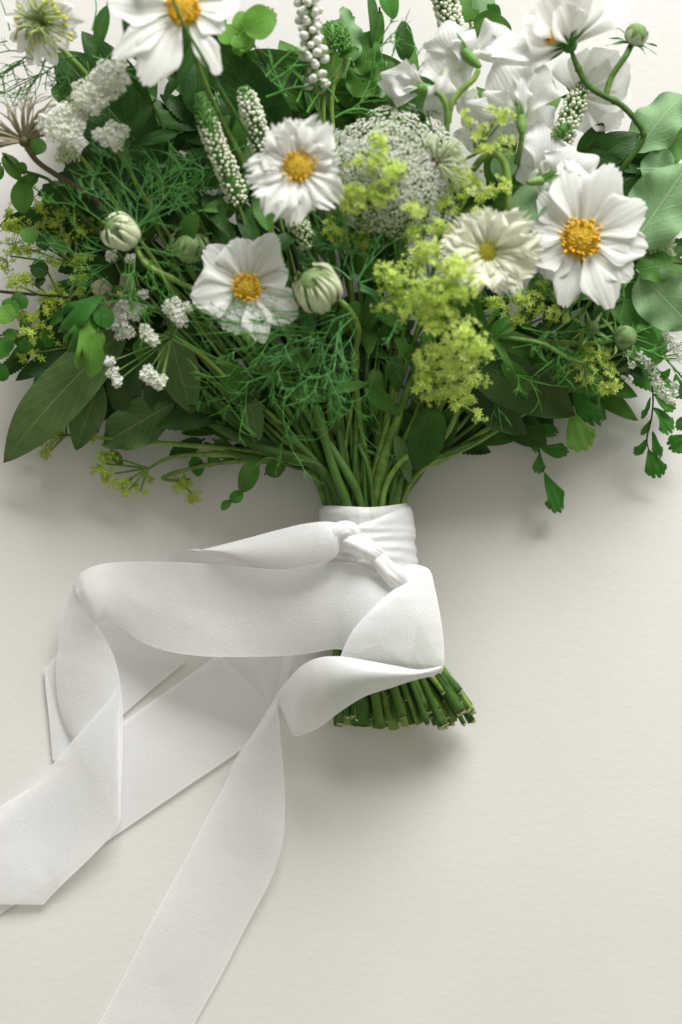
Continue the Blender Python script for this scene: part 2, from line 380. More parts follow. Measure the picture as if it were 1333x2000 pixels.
# ------------------------------------------------------------------ dome of the bouquet and the bundle of stems
def Z(px, py, k=1.0):
    zx = math.sqrt(max(0.02, 1 - ((px - 690) / 860.0) ** 2))
    fy = 1 - 0.15 * (400 - py) / 400 if py < 400 else max(0.3, 1 - (py - 400) / 800.0)
    return 40 + k * 300 * zx * fy
slots = []
for i in range(84):
    r = math.sqrt((i + 0.5) / 84); a = i * 2.39996
    slots.append([r * math.cos(a), r * math.sin(a)])
rs = random.Random(7)
def take_slot(hx, hz, up):
    tx = max(-0.9, min(0.9, (hx - 700) / 520)); tz = max(-0.8, min(0.95, (hz - 130) / 150 + up))
    if not slots: return [rs.uniform(-.8, .8), rs.uniform(-.8, .8)]
    k = min(range(len(slots)), key=lambda i: (slots[i][0] - tx) ** 2 + (slots[i][1] - tz) ** 2)
    return slots.pop(k)
def stem_run(root, head, r=7.0, mat='stem', up=0.0, nodes=True, name='stem'):
    """head: list of plan points from the flower towards the neck; continues through the tie to a cut end"""
    hx, hy, hz = head[-1]
    a, b = take_slot(hx, hz, up)
    neck = (712 + a * 78, 985, 97 + b * 72)
    pts = [P(*h) for h in head]
    n2 = (hx + (neck[0] - hx) * 0.55, hy + (neck[1] - hy) * 0.5, hz * 0.35 + neck[2] * 0.65)
    if abs(hy - 985) > 150: pts.append(P(*n2))
    nn = (neck[0] + (hx - neck[0]) * 0.12, neck[1] - 75, neck[2] + 4 + b * 10)
    pts.append(P(*nn)); pts.append(P(*neck))
    pts.append(P(722 + a * 66, 1095, 92 + b * 60))
    pts.append(P(745 + a * 88 + b * 8, 1240, 84 + b * 54))
    ey = 1396 + rs.uniform(-44, 30) - 14 * a * a
    ez = max(13, 56 + b * 44)
    ex = 784 + a * 150 + b * 18 + rs.uniform(-8, 8)
    pts.append(P(ex, ey, ez))
    hr = r * 0.55
    k_ = rs.choice((1.0, 1.3, 1.6, 1.9, 2.15)) ; tail_n = 5
    rad = [hr * S] + [r * 0.8 * S] * (len(head) - 1) + [r * S] * (len(pts) - len(head)); r = max(5.0, r * k_)
    rad[-tail_n:] = [r * S] * tail_n; rad[-tail_n - 1] = (rad[-tail_n - 1] + r * S) / 2 if len(rad) > tail_n + 1 else rad[-tail_n - 1]
    m = MB(); n0 = rs.uniform(0, 50)
    pp, rr_ = spline(pts, rad, 7)
    rr_ = [q * (1 + .13 * noise.noise(Vector((k * .55, n0, 0))) + (.32 if (k + int(n0)) % 17 == 0 and k > 4 else 0)) for k, q in enumerate(rr_)]
    m.tube(pp, rr_, n=9, sub=1)
    o = m.build(name, mat, root)
    # cut end
    d = (pts[-1] - pts[-2]).normalized(); c = MB(); x = d.orthogonal().normalized(); y = d.cross(x)
    tilt = rs.uniform(-0.5, 0.8)
    ring0 = [pts[-1] - d * 1.5 * S + (x * math.cos(q) + y * math.sin(q)) * r * 1.03 * S for q in [2 * PI * k / 12 for k in range(12)]]
    tl = rs.uniform(0, 6.3); ring1 = [pts[-1] + d * (1.5 + rs.uniform(-1.1, 1.6) + r * .28 * math.cos(q + tl)) * S + (x * math.cos(q) + y * math.sin(q)) * r * 0.96 * S for q in [2 * PI * k / 12 for k in range(12)]]
    ring2 = [pts[-1] + d * 0.3 * S + (x * math.cos(q) + y * math.sin(q)) * r * 0.55 * S for q in [2 * PI * k / 12 for k in range(12)]]
    vs = ring0 + ring1 + ring2 + [pts[-1] + d * 0.2 * S]
    fs = []
    for k in range(12):
        k2 = (k + 1) % 12
        fs += [(k, k2, 12 + k2, 12 + k), (12 + k, 12 + k2, 24 + k2, 24 + k), (24 + k, 24 + k2, 36)]
    c.raw(vs, fs); c.build('cut_end', 'cut' if mat in ('stem', 'stemdark') else 'cutbrown', o)
    return o
# ------------------------------------------------------------------ table
m = MB()
def tf(u, v): return Vector(((v) * 1.6, -1.3 + u * 3.2, 0))
m.grid(tf, 8, 8)
tb = m.build('tabletop', 'table'); tb['kind'] = 'structure'; tb['label'] = 'off-white painted surface with fine plaster texture'
# ------------------------------------------------------------------ ribbon
rib = thing('silk_ribbon', 'long white crepe ribbon knotted round the stems with trailing tails', 'ribbon', P(712, 1060, 0))
def strip(name, rows, nu=64, nv=14, bow=0.0, wr=1.2, sd=0, thick=False):
    """rows: (left x, y, z, right x, y, z) edge pairs along the ribbon"""
    m = MB()
    def fn(u, v):
        r = interp(rows, u); t = (v + 1) / 2
        x = r[0] + (r[3] - r[0]) * t; y = r[1] + (r[4] - r[1]) * t; z = r[2] + (r[5] - r[2]) * t
        b = bow(u) if callable(bow) else bow
        z += b * (1 - v * v)
        z += wr * 1.8 * noise.noise(Vector((x * 0.007 + sd, y * 0.007, sd * 3.1))) * (1.1 - 0.4 * abs(v))
        z += wr * 0.25 * noise.noise(Vector((x * 0.035, y * 0.035, sd + 5)))
        return P(x, y, max(z, 1.2))
    m.grid(fn, nu, nv)
    o = m.build(name, 'ribbon', rib)
    if thick:
        s = o.modifiers.new('thickness', 'SOLIDIFY'); s.thickness = 0.00022; s.offset = 0
    return o
# wrap: two turned bands round the bundle
def wrap(name, y0f, y1f, extra, folds, sd):
    m = MB()
    def fn(u, v):
        a = v * PI + PI / 2 + PI          # seam underneath
        ca, sa = math.cos(a), math.sin(a)
        side = ca                          # -1 left .. 1 right
        y0 = y0f(side); y1 = y1f(side); y = y0 + (y1 - y0) * u
        k = (y - 985) / 130
        cx = 711 + 8 * k; rx = 89 + extra + 3 * k; rz = 86 + extra
        d = 0
        for (fy, sl, amp, wd) in folds:
            q = (y - (fy + sl * side)) / wd
            d += amp * .62 * math.exp(-q * q)
        d += 2.6 * noise.noise(Vector((side * 2.2, y * 0.03, sd))) + 1.2 * noise.noise(Vector((side * 5 + y * .02, y * 0.09, sd + 4)))
        d -= 6 * max(0, 1 - u * 9) ** 2
        return P(cx + ca * (rx + d), y + 3 * math.sin(side * 3 + sd), 96 + sa * (rz + d))
    m.grid(fn, 44, 96)
    o = m.build(name, 'ribbon', rib)
    return o
wrap('wrap_band', lambda s: 988 - 3 * s, lambda s: 1122, 0, [(1030, -18, 5, 5), (1046, -22, 4, 6), (1075, 10, 4, 8)], 1.0)
wrap('wrap_band', lambda s: 1018 - 27 * s + (0 if s > -0.2 else 26), lambda s: 1124, 4.5,
     [(1030, 8, 4, 6), (1048, 2, 5, 6), (1064, 12, 4.5, 6), (1082, 16, 5, 7), (1100, 18, 4, 6)], 2.2)
# upper left loop, twisted where it folds back
strip('loop', [(668, 1040, 205, 676, 1046, 196), (668, 1026, 214, 668, 1062, 206), (640, 1019, 218, 652, 1090, 214), (595, 1023, 210, 600, 1115, 205),
               (540, 1036, 190, 540, 1112, 192), (480, 1052, 162, 480, 1102, 168), (425, 1066, 134, 425, 1084, 138), (395, 1073, 116, 385, 1074, 112)], bow=10, sd=1)
strip('loop', [(400, 1074, 112, 395, 1078, 118), (372, 1073, 100, 425, 1086, 126), (345, 1080, 80, 480, 1102, 128), (322, 1100, 58, 530, 1125, 120), (318, 1130, 40, 545, 1165, 100), (330, 1180, 18, 560, 1215, 70)], bow=3, sd=2)
# the knot: a rolled band crossing the tie and its emerging end
m = MB()
def roll(pts, rr, sd, fl=0.72):
    def fn(u, v):
        r = interp(pts, u); a = v * PI
        d = Vector(interp(pts, min(1, u + .02))[:2]) - Vector(interp(pts, max(0, u - .02))[:2]); d.normalize()
        nx, ny = -d.y, d.x
        crs = sum(math.exp(-((((a - (c0 + sl * u) + PI) % (2 * PI)) - PI) / .16) ** 2) for c0, sl in ((1.2 + sd * .3, .8), (2.1, -.6), (0.5, .9)))
        rad = r[3] * (1 - 0.08 * crs + 0.05 * math.sin(a * 3 + sd + u * 6) + 0.12 * noise.noise(Vector((math.cos(a) * 1.3, math.sin(a) * 1.3, u * 1.6 + sd))) + 0.05 * noise.noise(Vector((math.cos(a) * 4, math.sin(a) * 4, u * 3 + sd))))
        return P(r[0] + nx * math.cos(a) * rad, r[1] + ny * math.cos(a) * rad, r[2] + math.sin(a) * rad * fl)
    m.grid(fn, 40, 44)
roll([(650, 1078, 196, 8), (652, 1060, 208, 17), (662, 1040, 214, 19), (684, 1038, 214, 18), (690, 1056, 206, 15), (684, 1070, 200, 8)], 0, 0)
roll([(655, 1072, 196, 10), (672, 1058, 210, 17), (700, 1066, 218, 20), (728, 1080, 214, 19), (745, 1092, 202, 14), (752, 1098, 196, 6)], 0, 1.5)
roll([(715, 1075, 204, 9), (738, 1092, 208, 16), (757, 1112, 205, 18), (780, 1132, 200, 20), (800, 1150, 190, 10)], 0, 3.0)
m.build('knot', 'ribbon', rib)
# broad band running left
strip('band', [(838, 1118, 178, 800, 1300, 172), (790, 1133, 186, 742, 1262, 186), (735, 1118, 192, 700, 1275, 190), (690, 1099, 190, 655, 1268, 184), (620, 1101, 176, 600, 1277, 165), (555, 1112, 158, 540, 1282, 140), (490, 1108, 140, 470, 1283, 118),
               (420, 1102, 126, 400, 1282, 98), (350, 1098, 112, 332, 1273, 78), (285, 1097, 100, 280, 1255, 66), (230, 1098, 92, 238, 1226, 66), (190, 1104, 86, 204, 1212, 70), (160, 1118, 78, 186, 1216, 66), (146, 1140, 66, 172, 1198, 56), (141, 1158, 56, 150, 1172, 52)],
      nu=90, bow=lambda u: 6 + 10 * math.sin(u * 9), wr=3.0, sd=3)
# left fall of the band
strip('fall', [(147, 1135, 62, 150, 1160, 72), (137, 1160, 50, 172, 1192, 70), (128, 1190, 42, 192, 1226, 62), (119, 1225, 34, 216, 1266, 50), (113, 1270, 27, 231, 1310, 42), (110, 1320, 22, 240, 1380, 36), (114, 1370, 18, 240, 1450, 32), (128, 1420, 15, 238, 1540, 30), (150, 1460, 14, 235, 1600, 24)], bow=8, wr=2, sd=4)
strip('tail', [(234, 1338, 48, 236, 1596, 40), (225, 1352, 44, 232, 1610, 40), (205, 1378, 40, 215, 1636, 36), (143, 1446, 30, 180, 1672, 30), (70, 1530, 22, 128, 1722, 22), (6, 1585, 18, 106, 1744, 16), (-70, 1650, 14, 93, 1758, 13), (-140, 1766, 10, 85, 1767, 12)],
      bow=lambda u: 5 * math.sin(u * 8 + .5), wr=2.2, sd=5)
# flat tail below, lower left
strip('tail', [(500, 1212, 46, 580, 1260, 40), (430, 1268, 12, 548, 1372, 22), (420, 1283, 10, 535, 1395, 16), (345, 1336, 8, 490, 1450, 10), (236, 1414, 7, 360, 1540, 8), (120, 1500, 6, 240, 1622, 7), (0, 1576, 5, 110, 1712, 6), (-60, 1620, 5, 0, 1786, 5)], bow=2, wr=1.2, sd=6)
strip('tail', [(215, 1150, 60, 400, 1235, 58), (195, 1205, 30, 385, 1270, 22), (150, 1235, 15, 368, 1288, 10), (105, 1285, 10, 300, 1344, 8), (90, 1330, 9, 236, 1400, 7), (96, 1400, 8, 190, 1440, 6), (103, 1484, 6, 150, 1480, 5)], bow=2, wr=1.0, sd=7)
strip('tail', [(86, 1306, 8, 112, 1284, 14), (90, 1350, 8, 122, 1360, 12), (98, 1420, 7, 150, 1430, 10), (104, 1486, 6, 175, 1490, 8)], nu=20, wr=.5, sd=8)
# small twisted end hanging under the band
strip('twist', [(497, 1270, 108, 556, 1270, 112), (500, 1286, 96, 554, 1286, 104), (506, 1320, 74, 548, 1322, 84), (515, 1350, 54, 538, 1352, 60), (526, 1380, 36, 531, 1380, 38)], nu=24, bow=8, wr=.8, sd=9)
# right fold: from the knot down over the stems, turned at its lower edge and led back left
strip('fold', [(770, 1118, 190, 800, 1100, 190), (786, 1136, 203, 838, 1112, 182), (752, 1166, 214, 850, 1150, 186), (712, 1205, 218, 860, 1200, 190), (684, 1240, 216, 867, 1252, 190), (664, 1286, 208, 868, 1298, 188), (668, 1292, 200, 862, 1316, 182)], bow=lambda u: 14 * math.sin(u * PI), wr=3.0, sd=10)
strip('fold', [(868, 1300, 186, 850, 1320, 182), (820, 1308, 206, 812, 1328, 196), (770, 1300, 218, 766, 1343, 200), (715, 1290, 224, 714, 1360, 196), (660, 1282, 220, 668, 1388, 182), (618, 1286, 204, 628, 1418, 160), (585, 1304, 178, 596, 1434, 132), (562, 1330, 146, 576, 1437, 110), (548, 1356, 112, 566, 1424, 92), (544, 1372, 96, 562, 1408, 86)], nu=70, nv=18, bow=lambda u: 4 + 26 * math.sin(min(1, u * 1.1) * PI), wr=3.0, sd=11)
strip('tail', [(606, 1300, 150, 572, 1428, 80), (580, 1312, 134, 560, 1410, 78), (556, 1334, 112, 550, 1388, 76), (540, 1358, 92, 546, 1382, 76), (520, 1392, 72, 546, 1402, 76), (490, 1440, 46, 548, 1440, 68), (462, 1480, 28, 553, 1492, 56), (440, 1530, 18, 557, 1560, 44), (400, 1604, 12, 553, 1640, 36), (350, 1700, 9, 530, 1716, 24), (295, 1800, 8, 480, 1812, 14), (245, 1900, 7, 430, 1910, 9), (190, 2004, 6, 378, 2004, 7), (150, 2080, 6, 340, 2080, 6)],
      nu=100, bow=lambda u: 14 * math.exp(-((u - .35) / .3) ** 2), wr=2.4, sd=12)

# ------------------------------------------------------------------ flower parts
def basis(N, roll=0.0):
    N = N.normalized(); Y = Vector((0, 1, 0)); Y = (Y - N * Y.dot(N)).normalized(); X = Y.cross(N)
    return X, Y, N
def pdir(bs, ang, el=0.0):
    X, Y, N = bs; a = math.radians(ang)
    return ((X * math.cos(a) + Y * math.sin(a)) * math.cos(el) + N * math.sin(el))
def sepals(root, C, bs, n, L, wd, mat, el=-0.5, sd=0, r0=4):
    g = random.Random(sd)
    for i in range(n):
        d = pdir(bs, 360 * i / n + g.uniform(-12, 12), el + g.uniform(-.3, .3))
        m = MB(); b = C + d * r0 * S
        blade(m, b, b + d * L * g.uniform(.8, 1.15) * S, wd * S, 'lance', N=bs[2], arch=g.uniform(-.05, .15), nu=8, nv=4, sd=i + sd, wave=0.02)
        m.build('sepal', mat, root)
def disc(root, C, bs, r, mat='yellow', n=150, rim='orange', anthers=24, sq=0.55, sd=0):
    g = random.Random(sd); X, Y, N = bs
    m = MB()
    for i in range(n):
        q = math.sqrt((i + .5) / n); a = i * 2.39996
        h = sq * r * (1 - q * q) + 1.5
        p = C + (X * math.cos(a) + Y * math.sin(a)) * q * r * 0.86 * S + N * h * S
        m.ball(p, r * 0.088 * g.uniform(.8, 1.15) * S, N, 1.6)
    def base(u, v):
        a = v * PI
        return C + (X * math.cos(a) + Y * math.sin(a)) * u * r * 0.9 * S + N * (sq * r * (1 - u * u)) * S
    m.grid(base, 6, 20)
    m.build('disc', mat, root)
    if anthers:
        m = MB(); k = MB()
        for i in range(anthers):
            a = 2 * PI * i / anthers + g.uniform(-.1, .1)
            d = (X * math.cos(a) + Y * math.sin(a)); q = g.uniform(.60, .92)
            p = C + d * r * q * S + N * r * (sq * .55 + .1) * S; t = (d * g.uniform(.1, .7) + N * g.uniform(.5, 1.2)).normalized()
            m.ball(p + t * r * .1 * S, r * .075 * S, t, 2.2)
            for j in range(3):
                m.ball(p + t * r * .26 * S + Vector((g.uniform(-1, 1), g.uniform(-1, 1), g.uniform(-1, 1))) * r * .05 * S, r * .07 * g.uniform(.7, 1.2) * S)
            if g.random() < .6: k.ball(p + t * r * .1 * S + d * r * .05 * S + N * .6 * S, r * .085 * S, t, 1.8)
        o = m.build('anther_ring', rim, root, kind='stuff')
        if k.v: k.build('anther_tube', 'brown', root, kind='stuff')
def cosmos(label, cx, cy, z, r, petals, tilt=(0, 0), mat='petal', cup=0.10, el=0.10, stem=None, frill=0, name='cosmos_flower', cmat='yellow', anth=24, seed=0, sq=.55, cat='flower', group='white cosmos flowers', discn=150):
    C = P(cx, cy, z); g = random.Random(seed + 11)
    root = thing(name, label, cat, C, group)
    bs = basis(Vector((tilt[0], tilt[1], 1)))
    f = (H - z) / H
    for i, (a, L, wd) in enumerate(petals):
        e = el + g.uniform(-.05, .05)
        d = pdir(bs, a, e); m = MB()
        b = C + pdir(bs, a, 0) * r * .35 * f * S + bs[2] * ((i % 3) * 1.6 - 2.0) * S
        if frill:
            te = [max(0, g.gauss(.06, .06)) + (.10 if k % 3 == 1 else 0) for k in range(14)]
            blade(m, b, b + d * (L - r * .35) * f * S, wd * f * S, 'petal', N=bs[2], arch=g.uniform(.02, .10), cup=g.uniform(-.05, .25), wave=.05, endr=.10, teethr=te, groove=.055, gf=3.0, nu=18, nv=22, sd=i + seed, roll=g.uniform(-.25, .25), tipcurl=g.uniform(-.05, .08))
        else:
            te = [0, .01, .02, .0, -.005, .03, .045, .01, 0, .0, .04, .035, .0, -.005, .01, .02, 0]
            g.shuffle(te)
            blade(m, b, b + d * (L - r * .35) * f * S, wd * f * S, 'petal', N=bs[2], arch=g.uniform(.03, .08), cup=cup * g.uniform(.0, 1.0), wave=.016, endr=.22, teethr=te, groove=.04, gf=g.choice([2.0, 2.5, 3.0]), nu=22, nv=26, sd=i * 1.7 + seed, roll=g.uniform(-.16, .16), tipcurl=g.uniform(-.01, .07))
        o = m.build('petal', mat, root)
    disc(root, C + bs[2] * 3 * S, bs, r * f, cmat, n=discn, anthers=anth, sd=seed, sq=sq)
    sepals(root, C - bs[2] * 8 * S, bs, 8, 42, 12, 'calyxdark', el=-.1, sd=seed)
    if stem:
        B = (cx - tilt[0] * 10, cy + tilt[1] * 10, z - 8)
        stem_run(root, [B] + stem, r=6.5)
    return root
# ------------------------------------------------------------------ cosmos
cosmos('flat single cosmos with eight white petals beside the striped round bud', 483, 562, 268, 30,
       [(137, 112, 80), (62, 118, 74), (101, 98, 94), (28, 88, 86), (-31, 114, 86), (-74, 114, 62), (-112, 96, 96), (-168, 112, 98)], tilt=(.02, -.05), stem=[(520, 640, 190), (560, 720, 150)], seed=1)
cosmos('largest open cosmos at the right with broad petals and long yellow centre', 1133, 468, 262, 41,
       [(100, 158, 92), (65, 158, 88), (27, 142, 92), (-8, 132, 92), (-38, 128, 84), (-66, 150, 84), (-104, 138, 62), (-128, 100, 50), (-160, 104, 90), (160, 100, 84), (130, 120, 70)], tilt=(-.10, -.02), stem=[(1080, 620, 170), (960, 780, 120)], seed=2, anth=28)
cosmos('tall cosmos at the top left crossed by a thin dark leaf', 360, 22, 345, 36,
       [(-117, 172, 96), (-142, 172, 62), (176, 148, 100), (-62, 148, 50), (-28, 90, 58), (8, 110, 80), (52, 110, 88), (98, 100, 90), (140, 130, 90)], tilt=(.06, .10), stem=[(400, 160, 230), (520, 420, 150)], seed=3, cup=.25)
g4 = random.Random(4)
cosmos('frilly double cosmos with ragged white petals and a broad yellow centre', 583, 328, 338, 34,
       [(i * 30 + g4.uniform(-10, 10), g4.choice([86, 100, 112, 122, 96]), g4.uniform(60, 86)) for i in range(12)] +
       [(i * 36 + 15 + g4.uniform(-8, 8), g4.uniform(60, 92), g4.uniform(42, 64)) for i in range(10)], tilt=(.05, -.10), frill=1, stem=[(600, 430, 240), (650, 640, 160)], seed=4, el=.2, sq=.35, anth=14, name='double_cosmos_flower', group='double cosmos flowers')
g5 = random.Random(5)
def el5(a, L): return L * (0.76 + 0.30 * abs(math.cos(math.radians(a))))
cosmos('creamy ruffled double cosmos with greenish centre left of the largest cosmos', 952, 492, 298, 24,
       [(i * 20 + 3, el5(i * 20, g5.uniform(98, 118)), g5.uniform(50, 70)) for i in range(18)] +
       [(i * 26 + 9 + g5.uniform(-8, 8), g5.uniform(56, 76), g5.uniform(34, 46)) for i in range(14)] +
       [(i * 26 + 9 + g5.uniform(-8, 8), g5.uniform(32, 50), g5.uniform(22, 32)) for i in range(14)], tilt=(.06, -.12), mat='cream', frill=1, stem=[(930, 600, 220), (880, 760, 140)], seed=5, el=.32, cmat='limepollen', anth=0, sq=.2, name='double_cosmos_flower', group='double cosmos flowers')
# side view cosmos at the top right on a curved stem
def side_cosmos(label, C0, z, axis, petals, sepd, stemmat='stemdark', seed=0, gr='white cosmos flowers'):
    C = P(*C0, z); root = thing('cosmos_flower', label, 'flower', C, gr); g = random.Random(seed)
    for i, (tx, ty, tz, wd) in enumerate(petals):
        m = MB(); T = P(tx, ty, z + tz)
        blade(m, C, T, wd * S, 'petal', N=Vector((g.uniform(-.3, .3), g.uniform(-.3, .3), 1)), arch=g.uniform(.0, .1), cup=g.uniform(-.2, .4), wave=.03, endr=.2, teethr=[0, .03, 0, .02, .05, 0, .02, 0], groove=.06, nu=16, nv=16, sd=i + seed, roll=g.uniform(-.3, .3))
        m.build('petal', 'petal', root)
    for i, (tx, ty, tz, wd) in enumerate(sepd):
        m = MB(); T = P(tx, ty, z + tz)
        blade(m, C, T, wd * S, 'lance', arch=g.uniform(-.12, .12), nu=9, nv=4, sd=i, wave=.03)
        m.build('sepal', 'calyxdark', root)
    m = MB(); m.ball(C, 15 * S, axis, 1.0, hi=True); m.build('receptacle', 'calyxdark', root)
    return root
r_ = side_cosmos('cosmos seen from behind at the top right on a curved dark green stem', (1112, 88), 250, Vector((-.3, 1, 0)),
            [(1205, -35, 10, 110), (1150, -60, 20, 90), (1105, -50, 34, 95), (1060, -10, 44, 95), (1020, 40, 30, 100), (950, 100, 10, 70), (1000, 105, -6, 80), (1230, -10, -20, 70), (1090, 10, 52, 80)],
            [(1095, 62, 30, 26), (1128, 55, 26, 24), (1150, 40, 18, 22), (1172, 40, 10, 16), (1085, 90, 22, 22), (1050, 108, 8, 14), (1070, 120, 0, 12), (1130, 70, 34, 24)], seed=21)
m = MB(); m.tube([P(1065, 62, 285), P(1090, 75, 285), P(1098, 62, 292)], 7 * S)
disc(r_, P(1082, 72, 262), basis(Vector((-.8, .5, .5))), 20, 'yellow', n=60, anthers=10, sd=5)
stem_run(r_, [(1116, 98, 245), (1128, 130, 240), (1150, 168, 236), (1182, 188, 232), (1212, 204, 228), (1240, 232, 220), (1257, 262, 212), (1246, 290, 204), (1215, 332, 190), (1150, 450, 130)], r=7, mat='stemdark')
r_ = side_cosmos('pale cosmos hidden behind the curved stem near the narrow white spike', (1128, 188), 150, Vector((0, 1, 0)),
            [(1225, 115, 30, 110), (1235, 180, 10, 110), (1215, 245, 0, 80), (1165, 95, 30, 100), (1110, 100, 20, 90), (1150, 260, 0, 70)],
            [(1100, 150, 20, 22), (1145, 140, 20, 20), (1095, 190, 12, 20)], seed=22)
stem_run(r_, [(1125, 200, 148), (1090, 240, 130), (960, 480, 110)], r=6)
# dried cosmos at left
r_ = side_cosmos('small faded cosmos with beige petals half hidden under threadlike leaves', (232, 572), 150, Vector((0, 1, 0)),
            [(178, 560, 14, 44), (200, 620, 6, 46), (250, 628, 4, 60), (262, 540, 14, 40), (232, 610, 10, 40)], [(215, 600, 20, 10)], seed=23)
for ch in r_.children:
    if ch.name.startswith('petal'): ch.data.materials[0] = M['dried']
disc(r_, P(234, 575, 160), basis(Vector((.9, .2, .4))), 9, 'orange', n=30, anthers=6, sd=6)
# ------------------------------------------------------------------ buds
def striped_bud(label, cx, cy, z, r, ax, mat='budpetal', n=16, stem=None, name='scabious_bud', el=1.1, ragged=0.0, seed=0, group='round striped buds', smat='stem'):
    C = P(cx, cy, z); root = thing(name, label, 'flower bud', C, group); g = random.Random(seed)
    A = Vector(ax).normalized(); X = A.orthogonal().normalized(); Y = A.cross(X); f = (H - z) / H; R = r * f * S
    m = MB(); m.ball(C, R * .84, A, el, hi=True); m.build('core', 'budgreen', root)
    for i in range(n):
        a0 = 2 * PI * i / n + g.uniform(-.08, .08); m = MB(); hw = PI / n * g.uniform(1.0, 1.7); k = g.uniform(.94, 1.07); e = g.uniform(-.1, .6); ul = g.uniform(.72, 1.0)
        def fn(u, v):
            th = PI * (1 - u * .93 * ul)  ; w = hw * (1.0 if u < .55 else (1 - ((u - .55) / .45)) ** .6) 
            a = a0 + v * w + e * (u - .5)
            rr = R * k * (1 - .085 * v * v) * (1 + (.25 * ragged * u * u)) * (1 + .05 * math.sin(u * 9 + i))
            s = math.sin(th) ** .85
            return C + (X * math.cos(a) + Y * math.sin(a)) * rr * s + A * (rr * el * math.cos(th))
        m.grid(fn, 12, 6); m.build('petal', mat, root)
    b = C - A * R * el
    for i in range(7):
        a = 2 * PI * i / 7; d = (X * math.cos(a) + Y * math.sin(a)); m = MB()
        blade(m, b, b + (d * .9 + A * g.uniform(-.1, .8)).normalized() * R * g.uniform(.7, 1.1), 7 * S, 'lance', N=A, arch=-.1, nu=6, nv=3)
        m.build('sepal', 'calyx', root)
    if stem: stem_run(root, [(cx - A.x * r, cy + A.y * r, z - A.z * r)] + stem, r=6.5, mat=smat)
    return root
striped_bud('large round green-white striped bud right of the flat single cosmos', 620, 562, 285, 46, (-.35, .45, .7), stem=[(668, 590, 262), (700, 640, 235), (693, 700, 205), (697, 760, 180)], n=19, seed=1)
striped_bud('round pale striped bud wrapped in threadlike green at the left', 236, 452, 262, 37, (-.5, .2, .7), stem=[(285, 515, 236), (345, 548, 220), (430, 600, 180), (560, 760, 150)], n=13, seed=2)
striped_bud('ragged brownish green bud between the pale bud and the flat cosmos', 372, 478, 225, 36, (.1, .55, .6), mat='budgreen', ragged=1.2, stem=[(380, 540, 190), (520, 740, 150)], n=18, el=.8, seed=3)
def cosmos_bud(label, cx, cy, z, r, ax, stem, seed, sL=52, run=True):
    C = P(cx, cy, z); root = thing('cosmos_bud', label, 'flower bud', C, 'cosmos buds'); g = random.Random(seed)
    A = Vector(ax).normalized(); m = MB(); m.ball(C, r * S, A, 1.0, hi=True)
    o = m.build('bud', 'budgreen', root)
    b = C - A * r * .9 * S; X = A.orthogonal().normalized(); Y = A.cross(X)
    for i in range(8):
        a = 2 * PI * i / 8 + .2; d = X * math.cos(a) + Y * math.sin(a); m = MB()
        blade(m, b, b + (d + A * g.uniform(-.35, .45)).normalized() * sL * g.uniform(.8, 1.2) * S, 12 * S, 'lance', N=A, arch=.08, nu=9, nv=4, wave=.03, sd=i)
        m.build('sepal', 'calyxdark' if z > 200 and cy < 200 else 'calyx', root)
    for i in range(7):
        a = 2 * PI * i / 7; d = X * math.cos(a) + Y * math.sin(a); m = MB()
        blade(m, b + d * r * .2 * S, C + (d * .95 + A * .9) * r * .75 * S + d * r * .1 * S, r * .95 * S, 'oval', N=d, arch=.28, nu=8, nv=5, cup=-.2)
        m.build('bract', 'budpetal' if cy < 200 else 'budgreen', root)
    if run: stem_run(root, [(cx - A.x * r, cy + A.y * r, z - A.z * r)] + stem, r=6, mat='stem')
    else:
        m = MB(); pts = [P(cx - A.x * r, cy + A.y * r, z - A.z * r)] + [P(*q) for q in stem]; m.tube(pts, 5.5 * S, n=8, sub=5); m.build('stem', 'stem', root)
    return root
cosmos_bud('round green bud with spidery sepals at the top right edge', 1243, 68, 240, 21, (.25, .5, .5), [(1222, 110, 236), (1195, 150, 232), (1184, 186, 230)], 31, run=False)
cosmos_bud('larger round green bud below the largest cosmos at the right', 1221, 658, 215, 22, (.5, .1, .6), [(1160, 670, 195), (1060, 668, 190), (975, 655, 190), (930, 760, 150)], 32)
cosmos_bud('smaller green bud just left of the larger bud below the largest cosmos', 1158, 640, 222, 13, (.1, .4, .8), [(1138, 650, 205), (1120, 700, 180), (1000, 800, 130)], 33, sL=46)
